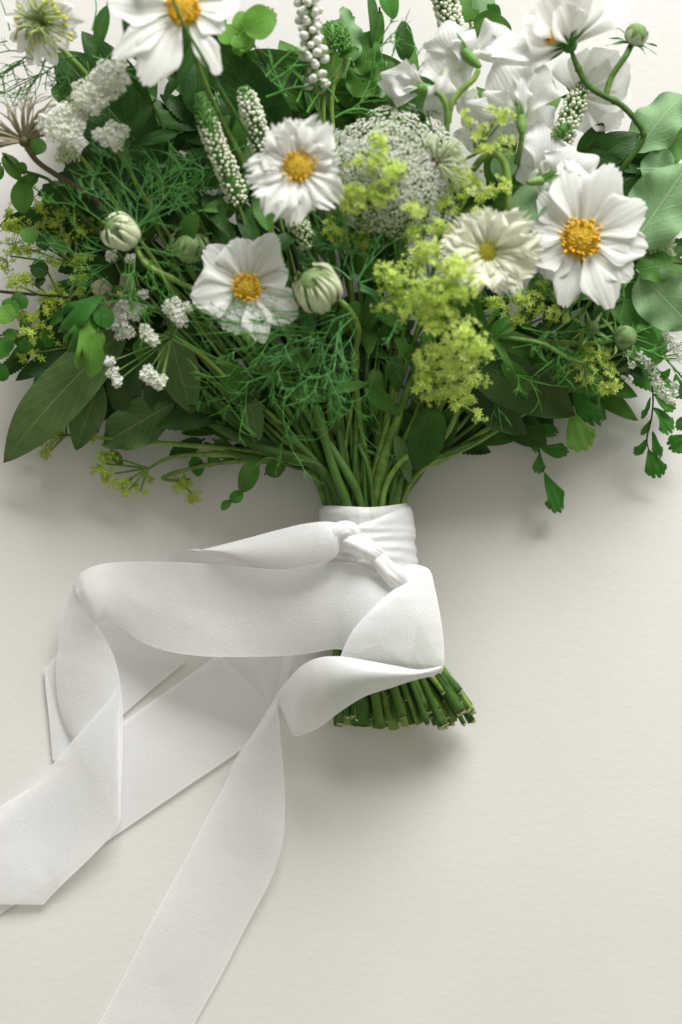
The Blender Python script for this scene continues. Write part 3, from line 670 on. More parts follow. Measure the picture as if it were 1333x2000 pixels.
# ------------------------------------------------------------------ nigella flower and the feathery seed head
def nigella():
    C = P(92, 48, 250); root = thing('nigella_flower', 'white love-in-a-mist flower with curling green stamens at the top left corner', 'flower', C)
    bs = basis(Vector((-.35, -.1, 1))); g = random.Random(8)
    for i in range(15):
        a = i * 24 + g.uniform(-6, 6); L = g.uniform(62, 84); m = MB()
        blade(m, C, C + pdir(bs, a, .12 + .12 * (i % 2)) * L * S, g.uniform(34, 46) * S, 'oval', N=bs[2], arch=g.uniform(0, .1), wave=.06, serr=5, serra=.22, groove=.06, nu=20, nv=10, sd=i)
        m.build('petal', 'petal', root)
    for i in range(34):
        a = i * 2.39996 * 57.3; r = g.uniform(30, 66); d = pdir(bs, a, .0); N = bs[2]; m = MB()
        pts = [C + N * 4 * S, C + d * r * .25 * S + N * 26 * S, C + d * r * .65 * S + N * 34 * S, C + d * r * S + N * g.uniform(8, 26) * S]
        m.tube(pts, [1.6 * S, 1.4 * S, 1.2 * S, 1.0 * S], n=5, sub=4); o = m.build('filament', 'stamen', root)
        b = MB(); b.ball(pts[-1], 3.6 * S, d, 1.9); b.build('anther', 'limeeye', o)
    for i in range(7):
        a = i * 51; d = pdir(bs, a, .9); m = MB(); m.tube([C, C + d * 24 * S, C + d * 40 * S + bs[2] * 16 * S, C + pdir(bs, a, .3) * 56 * S + bs[2] * 14 * S], [4 * S, 4 * S, 2.2 * S, 1.2 * S], n=6)
        m.build('style', 'stamen', root)
    stem_run(root, [(98, 70, 236), (135, 110, 225), (180, 160, 205), (300, 330, 165), (480, 640, 140)], r=7)
nigella()
def plume(label, cx, cy, z, r, a0, a1, n, stemp, seed, mat='plume', up=.5):
    C = P(cx, cy, z); root = thing('seed_head', label, 'seed head', C); g = random.Random(seed)
    m = MB()
    for i in range(n):
        a = math.radians(g.uniform(a0, a1)); d = Vector((math.cos(a), math.sin(a), g.uniform(-.3, up))); L = r * g.uniform(.7, 1.1); cu = g.uniform(-.5, .5)
        p = Vector((-d.y, d.x, .3)); pts = [C + d * 4 * S]
        for k in range(1, 6):
            q = k / 5; pts.append(C + d * (L * q) * S + p * cu * L * .7 * q * q * q * S + Vector((0, 0, 1)) * (10 * math.sin(q * 3)) * S - Vector((0, .22, 0)) * L * q ** 4 * S * (1 if d.y > 0 else 0))
        m.tube(pts, [1.9 * S, 1.6 * S, 1.4 * S, 1.2 * S, 1.0 * S, .5 * S], n=4, sub=3, cap=False)
    m.build('plumes', mat, root, kind='stuff')
    m = MB(); m.ball(C, 11 * S, None, hi=True); m.build('receptacle', 'stembrown', root)
    if stemp:
        m = MB(); m.tube([P(cx, cy, z)] + [P(*q) for q in stemp], [6 * S] + [5 * S] * len(stemp), n=8, sub=6); m.build('stem', 'stembrown', root)
    return root
plume('tan feathery seed head with curling hairs at the left edge', 48, 276, 235, 105, 15, 200, 90, [(70, 312, 225), (108, 340, 215), (150, 365, 200), (205, 405, 175), (330, 520, 120)], 1, up=.45)
plume('pale wispy seed head half hidden right of the white lace dome', 852, 318, 300, 62, -60, 120, 70, None, 2, 'floretg', .5)

# ------------------------------------------------------------------ white lace umbels
def umbel(label, cx, cy, z, clusters, stem=None, mat='floret', seed=0, rr=3.8, name='lace_flower', grp='white lace flower heads', sr=4.5, base=None, dens=1.0):
    """clusters: (x, y, dz, radius)"""
    bx, by, bz = base or (cx, cy + 25, z - 45)
    C = P(bx, by, bz); root = thing(name, label, 'flower', C, grp); g = random.Random(seed + 99)
    for i, (x, y, dz, r) in enumerate(clusters):
        c = P(x, y, z + dz); m = MB(); n = int(r * r * .125 * dens) + 7
        gm = MB(); gm.tube([C, (C * .45 + c * .55) - Vector((0, 0, 5 * S)), c - Vector((0, 0, 7 * S))], 1.5 * S, n=5, sub=3)
        ray = gm.build('ray', 'stem', root)
        for k in range(n):
            q = math.sqrt((k + .5) / n); a = k * 2.39996 + g.uniform(-.2, .2)
            px, py = math.cos(a) * q * r, math.sin(a) * q * r
            h = r * .45 * (1 - q * q) + g.uniform(-5, 4)
            p = c + Vector((px + g.uniform(-1, 1), py + g.uniform(-1, 1), h)) * S
            nn = Vector((px / r * .8 + g.uniform(-.35, .35), py / r * .8 + g.uniform(-.35, .35), 1)).normalized()
            X = nn.orthogonal().normalized(); Y = nn.cross(X); ph = g.uniform(0, 6)
            s = rr * g.uniform(.75, 1.2) * S
            vs = [p - nn * s * .2]; fs = []
            for j in range(5):
                b = ph + j * 1.2566; 
                vs += [p + (X * math.cos(b - .5) + Y * math.sin(b - .5)) * s * .75 + nn * s * .15, p + (X * math.cos(b) + Y * math.sin(b)) * s * 1.15 + nn * s * g.uniform(0, .5), p + (X * math.cos(b + .5) + Y * math.sin(b + .5)) * s * .75 + nn * s * .15]
                fs += [(0, 1 + 3 * j, 2 + 3 * j), (0, 2 + 3 * j, 3 + 3 * j)]
            m.raw(vs, fs)
        for k in range(max(3, n // 4)):
            q = math.sqrt(g.random()); a = g.uniform(0, 6.28)
            m.tube([c - Vector((0, 0, 8 * S)), c + Vector((math.cos(a) * q * r, math.sin(a) * q * r, r * .35 * (1 - q * q))) * S], .8 * S, n=3, cap=False, mi=1)
        m.build('umbellet', [mat, 'calyx'], ray, kind='stuff', smooth=False)
    if stem: stem_run(root, [(bx, by, bz)] + stem, r=sr)
    return root
def blob(cx, cy, R, n, r, seed, dz=10):
    g = random.Random(seed); o = []
    for k in range(n):
        q = math.sqrt((k + .5) / n) * R; a = k * 2.39996 + seed
        o.append((cx + math.cos(a) * q + g.uniform(-3, 3), cy + math.sin(a) * q * .9 + g.uniform(-3, 3), g.uniform(-3, dz) + dz * (1 - q / R), r * g.uniform(.8, 1.15)))
    return o
umbel('white lace clusters just left of the tall cosmos petals', 205, 165, 275, blob(215, 150, 36, 9, 17, 1) + blob(182, 188, 30, 7, 16, 2), stem=[(240, 300, 200), (400, 620, 150)], seed=1)
umbel('blurred white lace head beside the tan feathery seed head', 125, 248, 265, blob(124, 246, 36, 10, 17, 3), stem=[(200, 360, 190), (420, 680, 140)], seed=2)
umbel('single small round white lace head above the threadlike leaves', 218, 270, 270, blob(218, 268, 22, 7, 13, 4), stem=[(240, 310, 240), (280, 380, 200), (450, 640, 140)], seed=3)
umbel('greenish half open lace head below the blurred white one', 130, 298, 215, blob(128, 298, 20, 7, 9, 5), stem=[(200, 400, 170), (440, 690, 130)], mat='floretg', seed=4, rr=2.8)
umbel('greenish lace head peeping out above the blurred white one', 148, 205, 225, blob(148, 205, 22, 7, 9, 6), mat='floretg', seed=5, rr=2.8)
umbel('four loose white lace clusters left of the flat single cosmos', 270, 660, 225,
      [(345, 612, 20, 15), (330, 600, 20, 12), (356, 626, 18, 12), (344, 590, 20, 9), (366, 600, 18, 9), (290, 655, 10, 13), (283, 645, 10, 10), (300, 665, 8, 10), (215, 706, 0, 9), (222, 728, 0, 11), (228, 745, 0, 10), (297, 738, 4, 14), (283, 732, 4, 10), (312, 750, 4, 10), (290, 722, 4, 9), (318, 740, 2, 8)],
      base=(335, 660, 190), stem=[(390, 690, 175), (440, 735, 165), (520, 800, 150)], seed=6, sr=5, dens=.8)
umbel('sparse white lace sprays around the small faded cosmos', 240, 620, 175, [(240, 600, 10, 13), (225, 615, 8, 12), (216, 632, 6, 13), (240, 640, 6, 13), (252, 650, 4, 11), (275, 600, 8, 12), (262, 615, 8, 10), (280, 575, 8, 9), (238, 620, 8, 10), (218, 500, 20, 10), (255, 505, 14, 9), (234, 655, 0, 9)], base=(300, 660, 120), stem=[(420, 750, 120)], seed=7)
umbel('greenish white lace cluster above the dark red stem at the right edge', 1290, 488, 190, blob(1288, 480, 28, 11, 9, 8), base=(1255, 560, 140), stem=[(1150, 640, 120)], mat='floretg', seed=8, rr=2.8)
umbel('white lace sprig at the lower right hanging over the bare tabletop', 1292, 755, 130, [(1275, 722, 6, 10), (1280, 740, 6, 11), (1287, 752, 5, 11), (1295, 765, 4, 11), (1303, 775, 3, 10), (1312, 783, 2, 8), (1316, 768, 2, 8), (1270, 708, 6, 8), (1320, 752, 3, 7)], base=(1262, 700, 120), stem=[(1180, 690, 120)], seed=9, rr=2.8)
umbel('white lace sprig right of the larger green bud', 1316, 670, 150, [(1303, 652, 6, 9), (1310, 664, 6, 11), (1318, 676, 5, 11), (1325, 690, 4, 10), (1330, 700, 3, 9), (1335, 670, 5, 9), (1300, 642, 4, 7)], base=(1280, 700, 130), stem=[(1180, 700, 120)], seed=10, rr=2.8)
umbel('tiny white lace florets under the two green buds', 1240, 705, 165, [(1250, 695, 4, 9), (1262, 706, 2, 9), (1235, 712, 2, 8), (1225, 690, 2, 8), (1080, 655, 10, 8), (1068, 662, 8, 7), (1230, 740, 0, 7), (1090, 712, 4, 7)], base=(1180, 740, 140), stem=[(1100, 760, 120)], seed=11, rr=2.6)
# big lace dome
def dome():
    cx, cy, z, R = 772, 335, 215, 132
    C = P(790, 400, 150); root = thing('lace_dome', 'large domed white lace flower packed with tiny florets behind lime sprays', 'flower', C); g = random.Random(77)
    base = P(cx, cy + 20, z - 30)
    n = 46
    for i in range(n):
        q = math.sqrt((i + .5) / n); a = i * 2.39996; x = math.cos(a) * q; y = math.sin(a) * q
        h = math.sqrt(max(0, 1 - q * q)) * 105
        c0 = Vector((x * R * 1.02, y * R * .95 - 0, h)); nn0 = Vector((x, y, .45 + .8 * (1 - q))).normalized()
        c = P(cx + c0.x, cy - c0.y, z + c0.z)
        rm = MB(); rm.tube([base, base * .4 + c * .6, c - nn0 * 10 * S], 1.8 * S, n=5, sub=2); ray = rm.build('ray', 'stem', root)
        m = MB(); X = nn0.orthogonal().normalized(); Y = nn0.cross(X); rr = 24
        k1 = 34
        green = max(0.0, min(.75, (q - .45) * 1.3 * (1 if y < .2 else .35)))
        for k in range(k1):
            qq = math.sqrt((k + .5) / k1); b = k * 2.39996 + i
            p = c + (X * math.cos(b) + Y * math.sin(b)) * qq * rr * 1.08 * S + nn0 * ((1 - qq * qq) * 7 + g.uniform(-3, 3)) * S
            s = g.uniform(2.9, 4.3) * S; mi = 1 if g.random() < green else 0
            if mi: m.ball(p, s * .62, mi=1)
            else:
                d = (nn0 + Vector((g.uniform(-.5, .5), g.uniform(-.5, .5), g.uniform(-.2, .2)))).normalized(); x2 = d.orthogonal().normalized(); y2 = d.cross(x2); ph = g.uniform(0, 6)
                vs = [p + d * s * .5]; fs = []
                for j in range(5):
                    e = ph + j * 1.2566
                    vs += [p + (x2 * math.cos(e - .45) + y2 * math.sin(e - .45)) * s * .8, p + (x2 * math.cos(e) + y2 * math.sin(e)) * s * 1.35 + d * s * .3, p + (x2 * math.cos(e + .45) + y2 * math.sin(e + .45)) * s * .8]
                    fs += [(0, 1 + 3 * j, 2 + 3 * j), (0, 2 + 3 * j, 3 + 3 * j)]
                m.raw(vs, fs)
        for k in range(16):
            b = g.uniform(0, 6.28); qq = g.uniform(.2, 1)
            m.tube([c - nn0 * 10 * S, c + (X * math.cos(b) + Y * math.sin(b)) * qq * rr * S], .9 * S, n=3, cap=False, mi=2)
        m.build('umbellet', ['floret', 'floretg', 'calyx'], ray, kind='stuff', smooth=False)
    stem_run(root, [(cx + 10, cy + 30, z - 30), (790, 520, 150)], r=9)
dome()

# ------------------------------------------------------------------ veronica spikes
def spike(label, pts, r, n, seed=0, tip=.25, mat='bud', stem=None, ball=4.2, grow=.5, tipmat='spikegreen', r1=None):
    root = thing('veronica_spike', label, 'flower spike', P(*pts[-1]), 'white speedwell spikes'); g = random.Random(seed)
    pp = [P(*q) for q in pts]; ps, _ = spline(pp, 1, 12); N = len(ps)
    m = MB(); m.tube(pp, [r * .35 * S] + [r * .62 * S] * (len(pp) - 1), n=8, sub=6); m.build('axis', 'spikegreen', root)
    m = MB(); t = MB()
    for i in range(n):
        u = i / n; x = u * (N - 1); k = int(x); p = ps[k] + (ps[min(k + 1, N - 1)] - ps[k]) * (x - k)
        d = (ps[min(k + 1, N - 1)] - ps[max(k - 1, 0)]).normalized(); X = d.orthogonal().normalized(); Y = d.cross(X)
        a = i * 2.39996 + g.uniform(-.16, .16); o = X * math.cos(a) + Y * math.sin(a)
        if g.random() < .07: continue
        p = p + d * g.uniform(-2, 2) * S
        rad = r * (.35 + .65 * min(1, u / .3) ** .7); b = ball * (.45 + .55 * min(1, u / (tip + .25))) * g.uniform(.68, 1.25)
        q = p + o * rad * g.uniform(.93, 1.06) * S
        if u < tip * g.uniform(.7, 1.3): t.ball(q, b * .8 * S, o - d, 1.7)
        else: m.ball(q, b * S, o - d * .4, 1.15, hi=ball > 5)
        t.ball(p + o * rad * .72 * S + d * b * S, b * .8 * S, o, 1.2)
    m.build('buds', mat, root, kind='stuff'); t.build('bracts', tipmat, root, kind='stuff')
    if stem: stem_run(root, [pts[-1]] + stem, r=5.5)
    return root
spike('long arching white speedwell spike with a green tip left of the frilly cosmos', [(390, 182, 290), (402, 225, 288), (420, 280, 280), (445, 335, 265), (465, 395, 240)], 18, 330, 1, .3, stem=[(520, 560, 180)], ball=3.7)
spike('shorter white speedwell spike just above the frilly double cosmos', [(475, 170, 285), (487, 205, 280), (498, 240, 270), (512, 290, 250)], 18, 240, 2, .12, stem=[(560, 480, 180)], ball=3.7)
spike('narrow white speedwell spike leaning behind the curved dark stem', [(1142, 158, 220), (1128, 195, 218), (1112, 235, 212), (1095, 275, 205), (1085, 305, 190)], 19, 300, 3, .04, stem=[(1050, 480, 150)], ball=4.1)
spike('white speedwell spike cut by the top edge beside the round leaves', [(862, -50, 190), (868, -10, 190), (878, 30, 185), (884, 60, 180)], 21, 220, 4, .05, stem=[(850, 330, 130)], ball=4.6)
spike('small speedwell spike half hidden under the frilly double cosmos', [(580, 425, 240), (590, 450, 232), (604, 480, 220)], 15, 130, 5, .0, stem=[(640, 640, 160)], ball=4.2, mat='floretg')
spike('left one of two small green unopened spikes at the top', [(643, 42, 230), (650, 65, 228), (655, 92, 222)], 13, 110, 6, 1.6, ball=4, stem=[(650, 130, 215), (632, 215, 190), (650, 480, 150)])
spike('right one of two small green unopened spikes at the top', [(660, 48, 228), (670, 72, 224), (676, 98, 220)], 13, 110, 7, 1.6, ball=4, stem=[(672, 130, 210), (648, 210, 190), (680, 480, 150)])
spike('soft green unopened spike over the narrow white speedwell spike', [(1113, 242, 245), (1100, 255, 242), (1084, 270, 236)], 10, 80, 8, 1.6, ball=3.4)
def bells():
    pts = [(600, -60, 275), (602, 0, 272), (608, 70, 265), (615, 130, 255), (620, 185, 240)]
    root = thing('veronica_spike', 'tall spike of loose plump white buds on a bare stem at the top', 'flower spike', P(*pts[-1]), None); g = random.Random(5)
    pp = [P(*q) for q in pts]; m = MB(); m.tube(pp, [4 * S, 4.5 * S, 5.5 * S, 6 * S, 6.5 * S], n=8); m.build('axis', 'stem', root); ps, _ = spline(pp, 1, 12); N = len(ps)
    for i in range(66):
        u = .06 + .90 * i / 66; x = u * (N - 1); k = int(x); p = ps[k] + (ps[min(k + 1, N - 1)] - ps[k]) * (x - k)
        a = i * 2.39996; o = Vector((math.cos(a), .25, math.sin(a))).normalized()
        if u > .72 and g.random() < .4: continue
        q = p + o * g.uniform(13, 22) * S; m = MB(); m.ball(q, g.uniform(6, 8.5) * S, o + Vector((0, -.4, 0)), 1.25, hi=True)
        m.ball(q + o * 5 * S + Vector((g.uniform(-3, 3), g.uniform(-3, 3), 2)) * S, g.uniform(4, 6) * S, None, hi=True)
        b = m.build('bell', 'floret', root)
        c = MB(); c.tube([p, q - o * 4 * S], [1.2 * S, 2.4 * S], n=5); 
        for t in range(3): 
            e = Vector((g.uniform(-1, 1), g.uniform(-1, .4), g.uniform(-.3, 1))).normalized(); blade(c, p + o * 3 * S, p + (o + e).normalized() * 17 * S, 4 * S, 'lance', nu=4, nv=2)
        c.build('calyx', 'calyxdark', b)
    stem_run(root, [pts[-1], (640, 420, 170)], r=7)
bells()

# ------------------------------------------------------------------ sweet peas: (base, tip, dz) petals, calyx and curved stalk
def sweet_pea(label, base, petals, caly, stalk, seed, z, run=False):
    C = P(base[0], base[1], z); root = thing('sweet_pea_flower', label, 'flower', C, 'white sweet peas'); g = random.Random(seed)
    for i, (bx, by, bz, tx, ty, tz, wd, nm) in enumerate(petals):
        m = MB(); B = P(bx, by, z + bz); T = P(tx, ty, z + tz)
        blade(m, B, T, wd * S, 'petal', N=Vector((g.uniform(-.6, .6), g.uniform(-.7, .4), 1)), arch=g.uniform(.06, .22), cup=g.uniform(-.4, .8), wave=.075, wf=4.2, endr=.36, tooth=.08, tf=1.6, groove=.05, gf=1.5, nu=22, nv=20, sd=seed * 3 + i * 1.3, roll=g.uniform(-.3, .3), tipcurl=g.uniform(0, .12))
        m.build(nm, 'pea', root)
    if caly:
        x0, y0, x1, y1, w_ = caly; A = P(x0, y0, z + 22); B = P(x1, y1, z + 16); m = MB()
        m.tube([A, A * .6 + B * .4, B], [w_ * .16 * S, w_ * .36 * S, w_ * .40 * S], n=10, sub=4); o = m.build('calyx', 'calyx', root)
        d = (B - A).normalized()
        for k in range(5):
            e = Vector((g.uniform(-.6, .6), g.uniform(-.6, .6), g.uniform(-.3, .9))); c = MB()
            blade(c, A * .3 + B * .7, B + (d + e * .8).normalized() * 34 * S, 14 * S, 'lance', nu=6, nv=4, arch=.1, sd=k); c.build('sepal', 'calyx', o)
    if stalk:
        m = MB(); m.tube([P(*q) for q in stalk], [4.5 * S] + [5.5 * S] * (len(stalk) - 1), n=8, sub=6); m.build('stalk', 'stem', root)
    return root
sp = sweet_pea('nodding half open sweet pea bud facing left beside the big white petals', (830, 170),
      [(832, 176, 6, 738, 165, 10, 62, 'standard'), (830, 168, 14, 742, 148, 22, 66, 'standard'), (828, 180, 0, 760, 180, 2, 40, 'wing'), (830, 172, 22, 770, 135, 20, 50, 'wing')],
      (852, 180, 818, 172, 30), [(852, 180, 270), (864, 190, 268), (873, 215, 262), (873, 260, 250), (872, 310, 235)], 41, 245)
sweet_pea('upright sweet pea with tall fluttering petals right of the nodding bud', (880, 150),
      [(905, 200, -14, 850, 60, -4, 120, 'standard'), (890, 120, 0, 870, 40, 10, 100, 'standard'), (880, 215, -16, 835, 235, -20, 70, 'wing'), (870, 130, 10, 832, 225, 0, 76, 'wing'), (895, 150, 4, 925, 55, 14, 76, 'wing')],
      (938, 132, 905, 100, 28), [(935, 136, 268), (925, 155, 268), (900, 178, 266), (882, 205, 262), (876, 240, 252)], 42, 240)
sweet_pea('wide sweet pea petal stretching right under the side facing cosmos', (925, 110),
      [(920, 105, 0, 1010, 62, 8, 84, 'standard'), (925, 108, 8, 1000, 96, 2, 60, 'wing'), (915, 95, 10, 880, 58, 16, 60, 'wing'), (960, 115, -16, 1070, 100, -14, 56, 'wing')], None, None, 43, 232)
sweet_pea('broad open sweet pea with a rounded right petal in the centre of the group', (1020, 215),
      [(1028, 225, -6, 962, 118, 2, 110, 'standard'), (1030, 222, -4, 1062, 125, 6, 100, 'standard'), (1020, 230, 12, 940, 185, 14, 70, 'wing'), (1018, 235, 10, 905, 205, 4, 70, 'wing'), (1022, 230, 20, 1020, 145, 26, 34, 'keel')],
      (1020, 262, 1018, 228, 26), [(1020, 258, 272), (1018, 280, 264), (1010, 320, 246)], 44, 250)
sweet_pea('sweet pea cluster hanging below the broad open one', (960, 250),
      [(965, 200, -6, 905, 250, -18, 90, 'standard'), (980, 210, 0, 960, 290, -16, 100, 'standard'), (1005, 215, -4, 1010, 275, -18, 84, 'wing'), (930, 175, 4, 900, 225, -10, 70, 'wing'), (1040, 190, -12, 1075, 260, -22, 70, 'wing'), (930, 230, -20, 925, 300, -30, 70, 'wing')],
      None, None, 45, 228)
sweet_pea('sweet pea with a folded upright petal left of the narrow speedwell spike', (1040, 300),
      [(1050, 350, -6, 1052, 235, 6, 90, 'standard'), (1060, 340, 4, 1030, 262, 12, 70, 'wing'), (1050, 330, 8, 1008, 350, 4, 56, 'wing')], None, [(872, 130, 240)][:0], 46, 226)
sweet_pea('lowest sweet pea with a winglike petal just above the largest cosmos', (1075, 350),
      [(1078, 360, 0, 1120, 285, 12, 80, 'standard'), (1085, 355, 6, 1168, 300, 10, 90, 'standard'), (1070, 352, -4, 1060, 400, 0, 40, 'wing'), (1090, 350, 12, 1140, 330, 12, 60, 'wing')],
      (1030, 357, 1060, 352, 22), None, 47, 250)
m = MB(); 
ar = thing('arched_stalk', 'thick pale green stalk arching over among the lime sprays', 'stem', P(930, 310, 240))
m.tube([P(*q) for q in [(925, 332, 245), (940, 312, 262), (962, 300, 270), (982, 312, 272), (992, 350, 268), (992, 400, 258), (985, 430, 240)]], [6 * S, 7 * S, 7 * S, 7 * S, 7 * S, 6.5 * S, 6 * S], n=9, sub=7); m.build('stem', 'stem', ar)
stem_run(ar, [(925, 332, 245), (905, 380, 220), (860, 560, 160)], r=6.5)

# ------------------------------------------------------------------ alchemilla (lime froth)
def froth(label, pts, seed, mat='lime', stem=None, n=None, fr=5.8, root=None, name='alchemilla_spray'):
    """pts: (x, y, z, rx, ry) lumps of florets"""
    g = random.Random(seed + 300)
    if stem: b = stem[0]
    else: b = (pts[0][0], pts[0][1] + 20, pts[0][2] - 60)
    C = P(*b); root = thing(name, label, 'flower', C, 'lime green frothy flower sprays')
    for (x, y, z, rx, ry) in pts:
        m = MB(); cnt = int(rx * ry * .052 * (n or 1)) + 5
        c = P(x, y, z - min(rx, ry) * .7)
        lt = MB(); lt.tube([C, C * .5 + c * .5 + Vector((0, 0, 4 * S)), c], [2.6 * S, 2.2 * S, 1.6 * S], n=5, sub=4); br = lt.build('branch', 'stem', root)
        subs = [(g.uniform(-.75, .75), g.uniform(-.75, .75)) for _ in range(max(3, cnt // 9))]
        for k in range(cnt):
            sx, sy = g.choice(subs); q1, q2 = sx + g.gauss(0, .30), sy + g.gauss(0, .30)
            if q1 * q1 + q2 * q2 > 1.7: continue
            h = min(rx, ry) * .6 * math.sqrt(max(0, 1.1 - min(1.1, q1 * q1 + q2 * q2))) + g.uniform(-9, 5)
            p = P(x + q1 * rx, y - q2 * ry, z - min(rx, ry) * .35 + h)
            nn = Vector((q1 * .7 + g.uniform(-.6, .6), q2 * .7 + g.uniform(-.6, .6), 1)).normalized(); X = nn.orthogonal().normalized(); Y = nn.cross(X); ph = g.uniform(0, 6); s = fr * g.choice((.45, .7, .9, 1.1, 1.3)) * g.uniform(.9, 1.1) * S
            vs = [p]; fs = []; np_ = 5
            for j in range(np_):
                e = ph + j * 2 * PI / np_; lz = g.uniform(.0, .55)
                vs += [p + (X * math.cos(e - .42) + Y * math.sin(e - .42)) * s * .55 + nn * s * .2, p + (X * math.cos(e) + Y * math.sin(e)) * s * 1.2 + nn * s * lz, p + (X * math.cos(e + .42) + Y * math.sin(e + .42)) * s * .55 + nn * s * .2]
                fs += [(0, 1 + 3 * j, 2 + 3 * j), (0, 2 + 3 * j, 3 + 3 * j)]
            m.raw(vs, fs, 0)
            m.raw([p + X * s * .28 + nn * s * .25, p + Y * s * .28 + nn * s * .25, p - X * s * .28 + nn * s * .25, p - Y * s * .28 + nn * s * .25, p + nn * s * .5], [(0, 1, 4), (1, 2, 4), (2, 3, 4), (3, 0, 4)], 1)
            if g.random() < .45:
                m.tube([p, P(x + sx * rx * .6, y - sy * ry * .6, z - min(rx, ry) * .5)], .8 * S, n=3, cap=False, mi=2)
        m.build('floret_cluster', [mat, 'limeeye', 'calyx'], br, kind='stuff', smooth=False)
    if stem: stem_run(root, stem, r=5)
    return root
froth('lime spray lying over the front of the white lace dome', [(745, 285, 345, 30, 24), (720, 318, 345, 34, 26), (760, 340, 340, 34, 28), (700, 360, 330, 34, 28), (745, 385, 325, 38, 26), (660, 400, 315, 30, 22), (800, 420, 310, 28, 30), (690, 395, 320, 30, 24)], 1, stem=[(770, 470, 240), (790, 620, 170)], n=1.1)
froth('blurred lime spray covering the left half of the creamy cosmos edge', [(830, 478, 330, 30, 28), (885, 530, 345, 42, 34), (845, 565, 345, 46, 32), (905, 565, 340, 40, 30), (780, 540, 315, 44, 34), (770, 590, 300, 40, 22), (820, 610, 320, 40, 30), (865, 600, 330, 36, 26)], 2, stem=[(850, 640, 240), (830, 760, 160)], n=1.15, fr=6.4)
froth('biggest lime spray hanging in front below the creamy cosmos', [(850, 640, 320, 38, 28), (900, 655, 335, 40, 30), (930, 672, 335, 36, 28), (840, 690, 300, 34, 28), (925, 700, 320, 34, 30), (870, 715, 300, 40, 28), (835, 745, 280, 30, 24), (890, 750, 280, 36, 26), (865, 775, 262, 32, 20)], 3, stem=[(900, 700, 240), (860, 800, 160)], n=1.15, fr=6.4)
froth('lower lime tips dangling toward the tabletop right of the neck', [(930, 745, 240, 26, 22), (915, 772, 230, 28, 18), (938, 812, 205, 18, 14), (885, 790, 235, 20, 14)], 4, stem=[(900, 790, 180), (860, 860, 150)], n=1.2)
froth('airy lime sprig with open stars in front of the sweet peas', [(915, 228, 300, 20, 16), (975, 222, 300, 24, 18), (925, 260, 290, 16, 12), (950, 245, 292, 16, 12), (982, 235, 298, 16, 16), (965, 290, 290, 34, 20), (985, 282, 288, 20, 18)], 5, stem=[(930, 300, 255), (880, 350, 220), (840, 560, 160)], n=.8)
froth('lime sprays right of the lace dome below the arched stalk', [(905, 345, 285, 28, 22), (910, 375, 285, 30, 24), (865, 400, 285, 28, 22), (980, 370, 275, 24, 22), (950, 380, 265, 24, 20), (870, 435, 290, 30, 24), (820, 450, 290, 28, 22), (930, 350, 262, 20, 20), (940, 410, 262, 28, 18), (815, 500, 290, 30, 24)], 6, stem=[(890, 430, 230), (850, 600, 160)], n=1.0)
froth('lime clusters under the creamy cosmos and the largest cosmos', [(1010, 570, 235, 28, 22), (1040, 590, 235, 32, 26), (1085, 610, 238, 26, 20), (965, 590, 225, 24, 18), (1010, 610, 220, 30, 20), (1060, 560, 225, 26, 22), (1130, 690, 190, 24, 20)], 7, stem=[(1020, 640, 180), (940, 780, 140)], n=.9)
froth('lime cluster below the two green buds at the right', [(1160, 705, 205, 34, 24), (1175, 738, 205, 34, 26), (1140, 725, 195, 24, 20), (1190, 700, 195, 20, 20), (1190, 755, 195, 20, 14)], 8, stem=[(1150, 740, 150), (1020, 800, 130)], n=1.0)
froth('tiny lime star sprig in the dark hollow above the neck', [(750, 660, 150, 22, 14), (770, 675, 150, 20, 14), (735, 650, 150, 14, 10), (862, 845, 110, 12, 8), (890, 620, 150, 10, 10)], 9, stem=[(740, 700, 140), (735, 800, 130)], n=1.0, mat='lime')
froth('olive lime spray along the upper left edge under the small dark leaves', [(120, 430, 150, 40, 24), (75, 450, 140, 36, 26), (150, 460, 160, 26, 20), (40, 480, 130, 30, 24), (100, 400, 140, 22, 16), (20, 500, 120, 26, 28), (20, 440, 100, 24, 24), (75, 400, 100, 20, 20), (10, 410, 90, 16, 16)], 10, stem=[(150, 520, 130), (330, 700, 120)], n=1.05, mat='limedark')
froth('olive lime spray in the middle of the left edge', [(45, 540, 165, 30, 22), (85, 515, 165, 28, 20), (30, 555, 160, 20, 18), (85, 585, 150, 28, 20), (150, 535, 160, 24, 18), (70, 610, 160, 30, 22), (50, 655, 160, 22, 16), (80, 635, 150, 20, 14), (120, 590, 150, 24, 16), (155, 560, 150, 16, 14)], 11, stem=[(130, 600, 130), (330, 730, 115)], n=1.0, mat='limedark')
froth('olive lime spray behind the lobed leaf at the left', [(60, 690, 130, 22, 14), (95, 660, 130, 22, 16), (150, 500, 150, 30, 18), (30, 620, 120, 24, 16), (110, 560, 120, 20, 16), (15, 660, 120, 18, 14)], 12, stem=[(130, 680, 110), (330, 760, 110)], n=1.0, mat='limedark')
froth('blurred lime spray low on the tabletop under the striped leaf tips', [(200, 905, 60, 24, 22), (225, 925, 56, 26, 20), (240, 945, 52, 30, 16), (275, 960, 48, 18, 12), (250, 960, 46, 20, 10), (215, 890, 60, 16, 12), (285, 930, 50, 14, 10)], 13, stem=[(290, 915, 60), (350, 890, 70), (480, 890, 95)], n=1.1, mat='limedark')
froth('lone round lime clump at the end of a thin side stem', [(372, 935, 48, 24, 18), (378, 965, 44, 18, 14), (355, 950, 42, 14, 12)], 14, stem=[(350, 940, 40), (320, 932, 46), (420, 905, 70), (540, 900, 100)], n=1.3, mat='limedark')
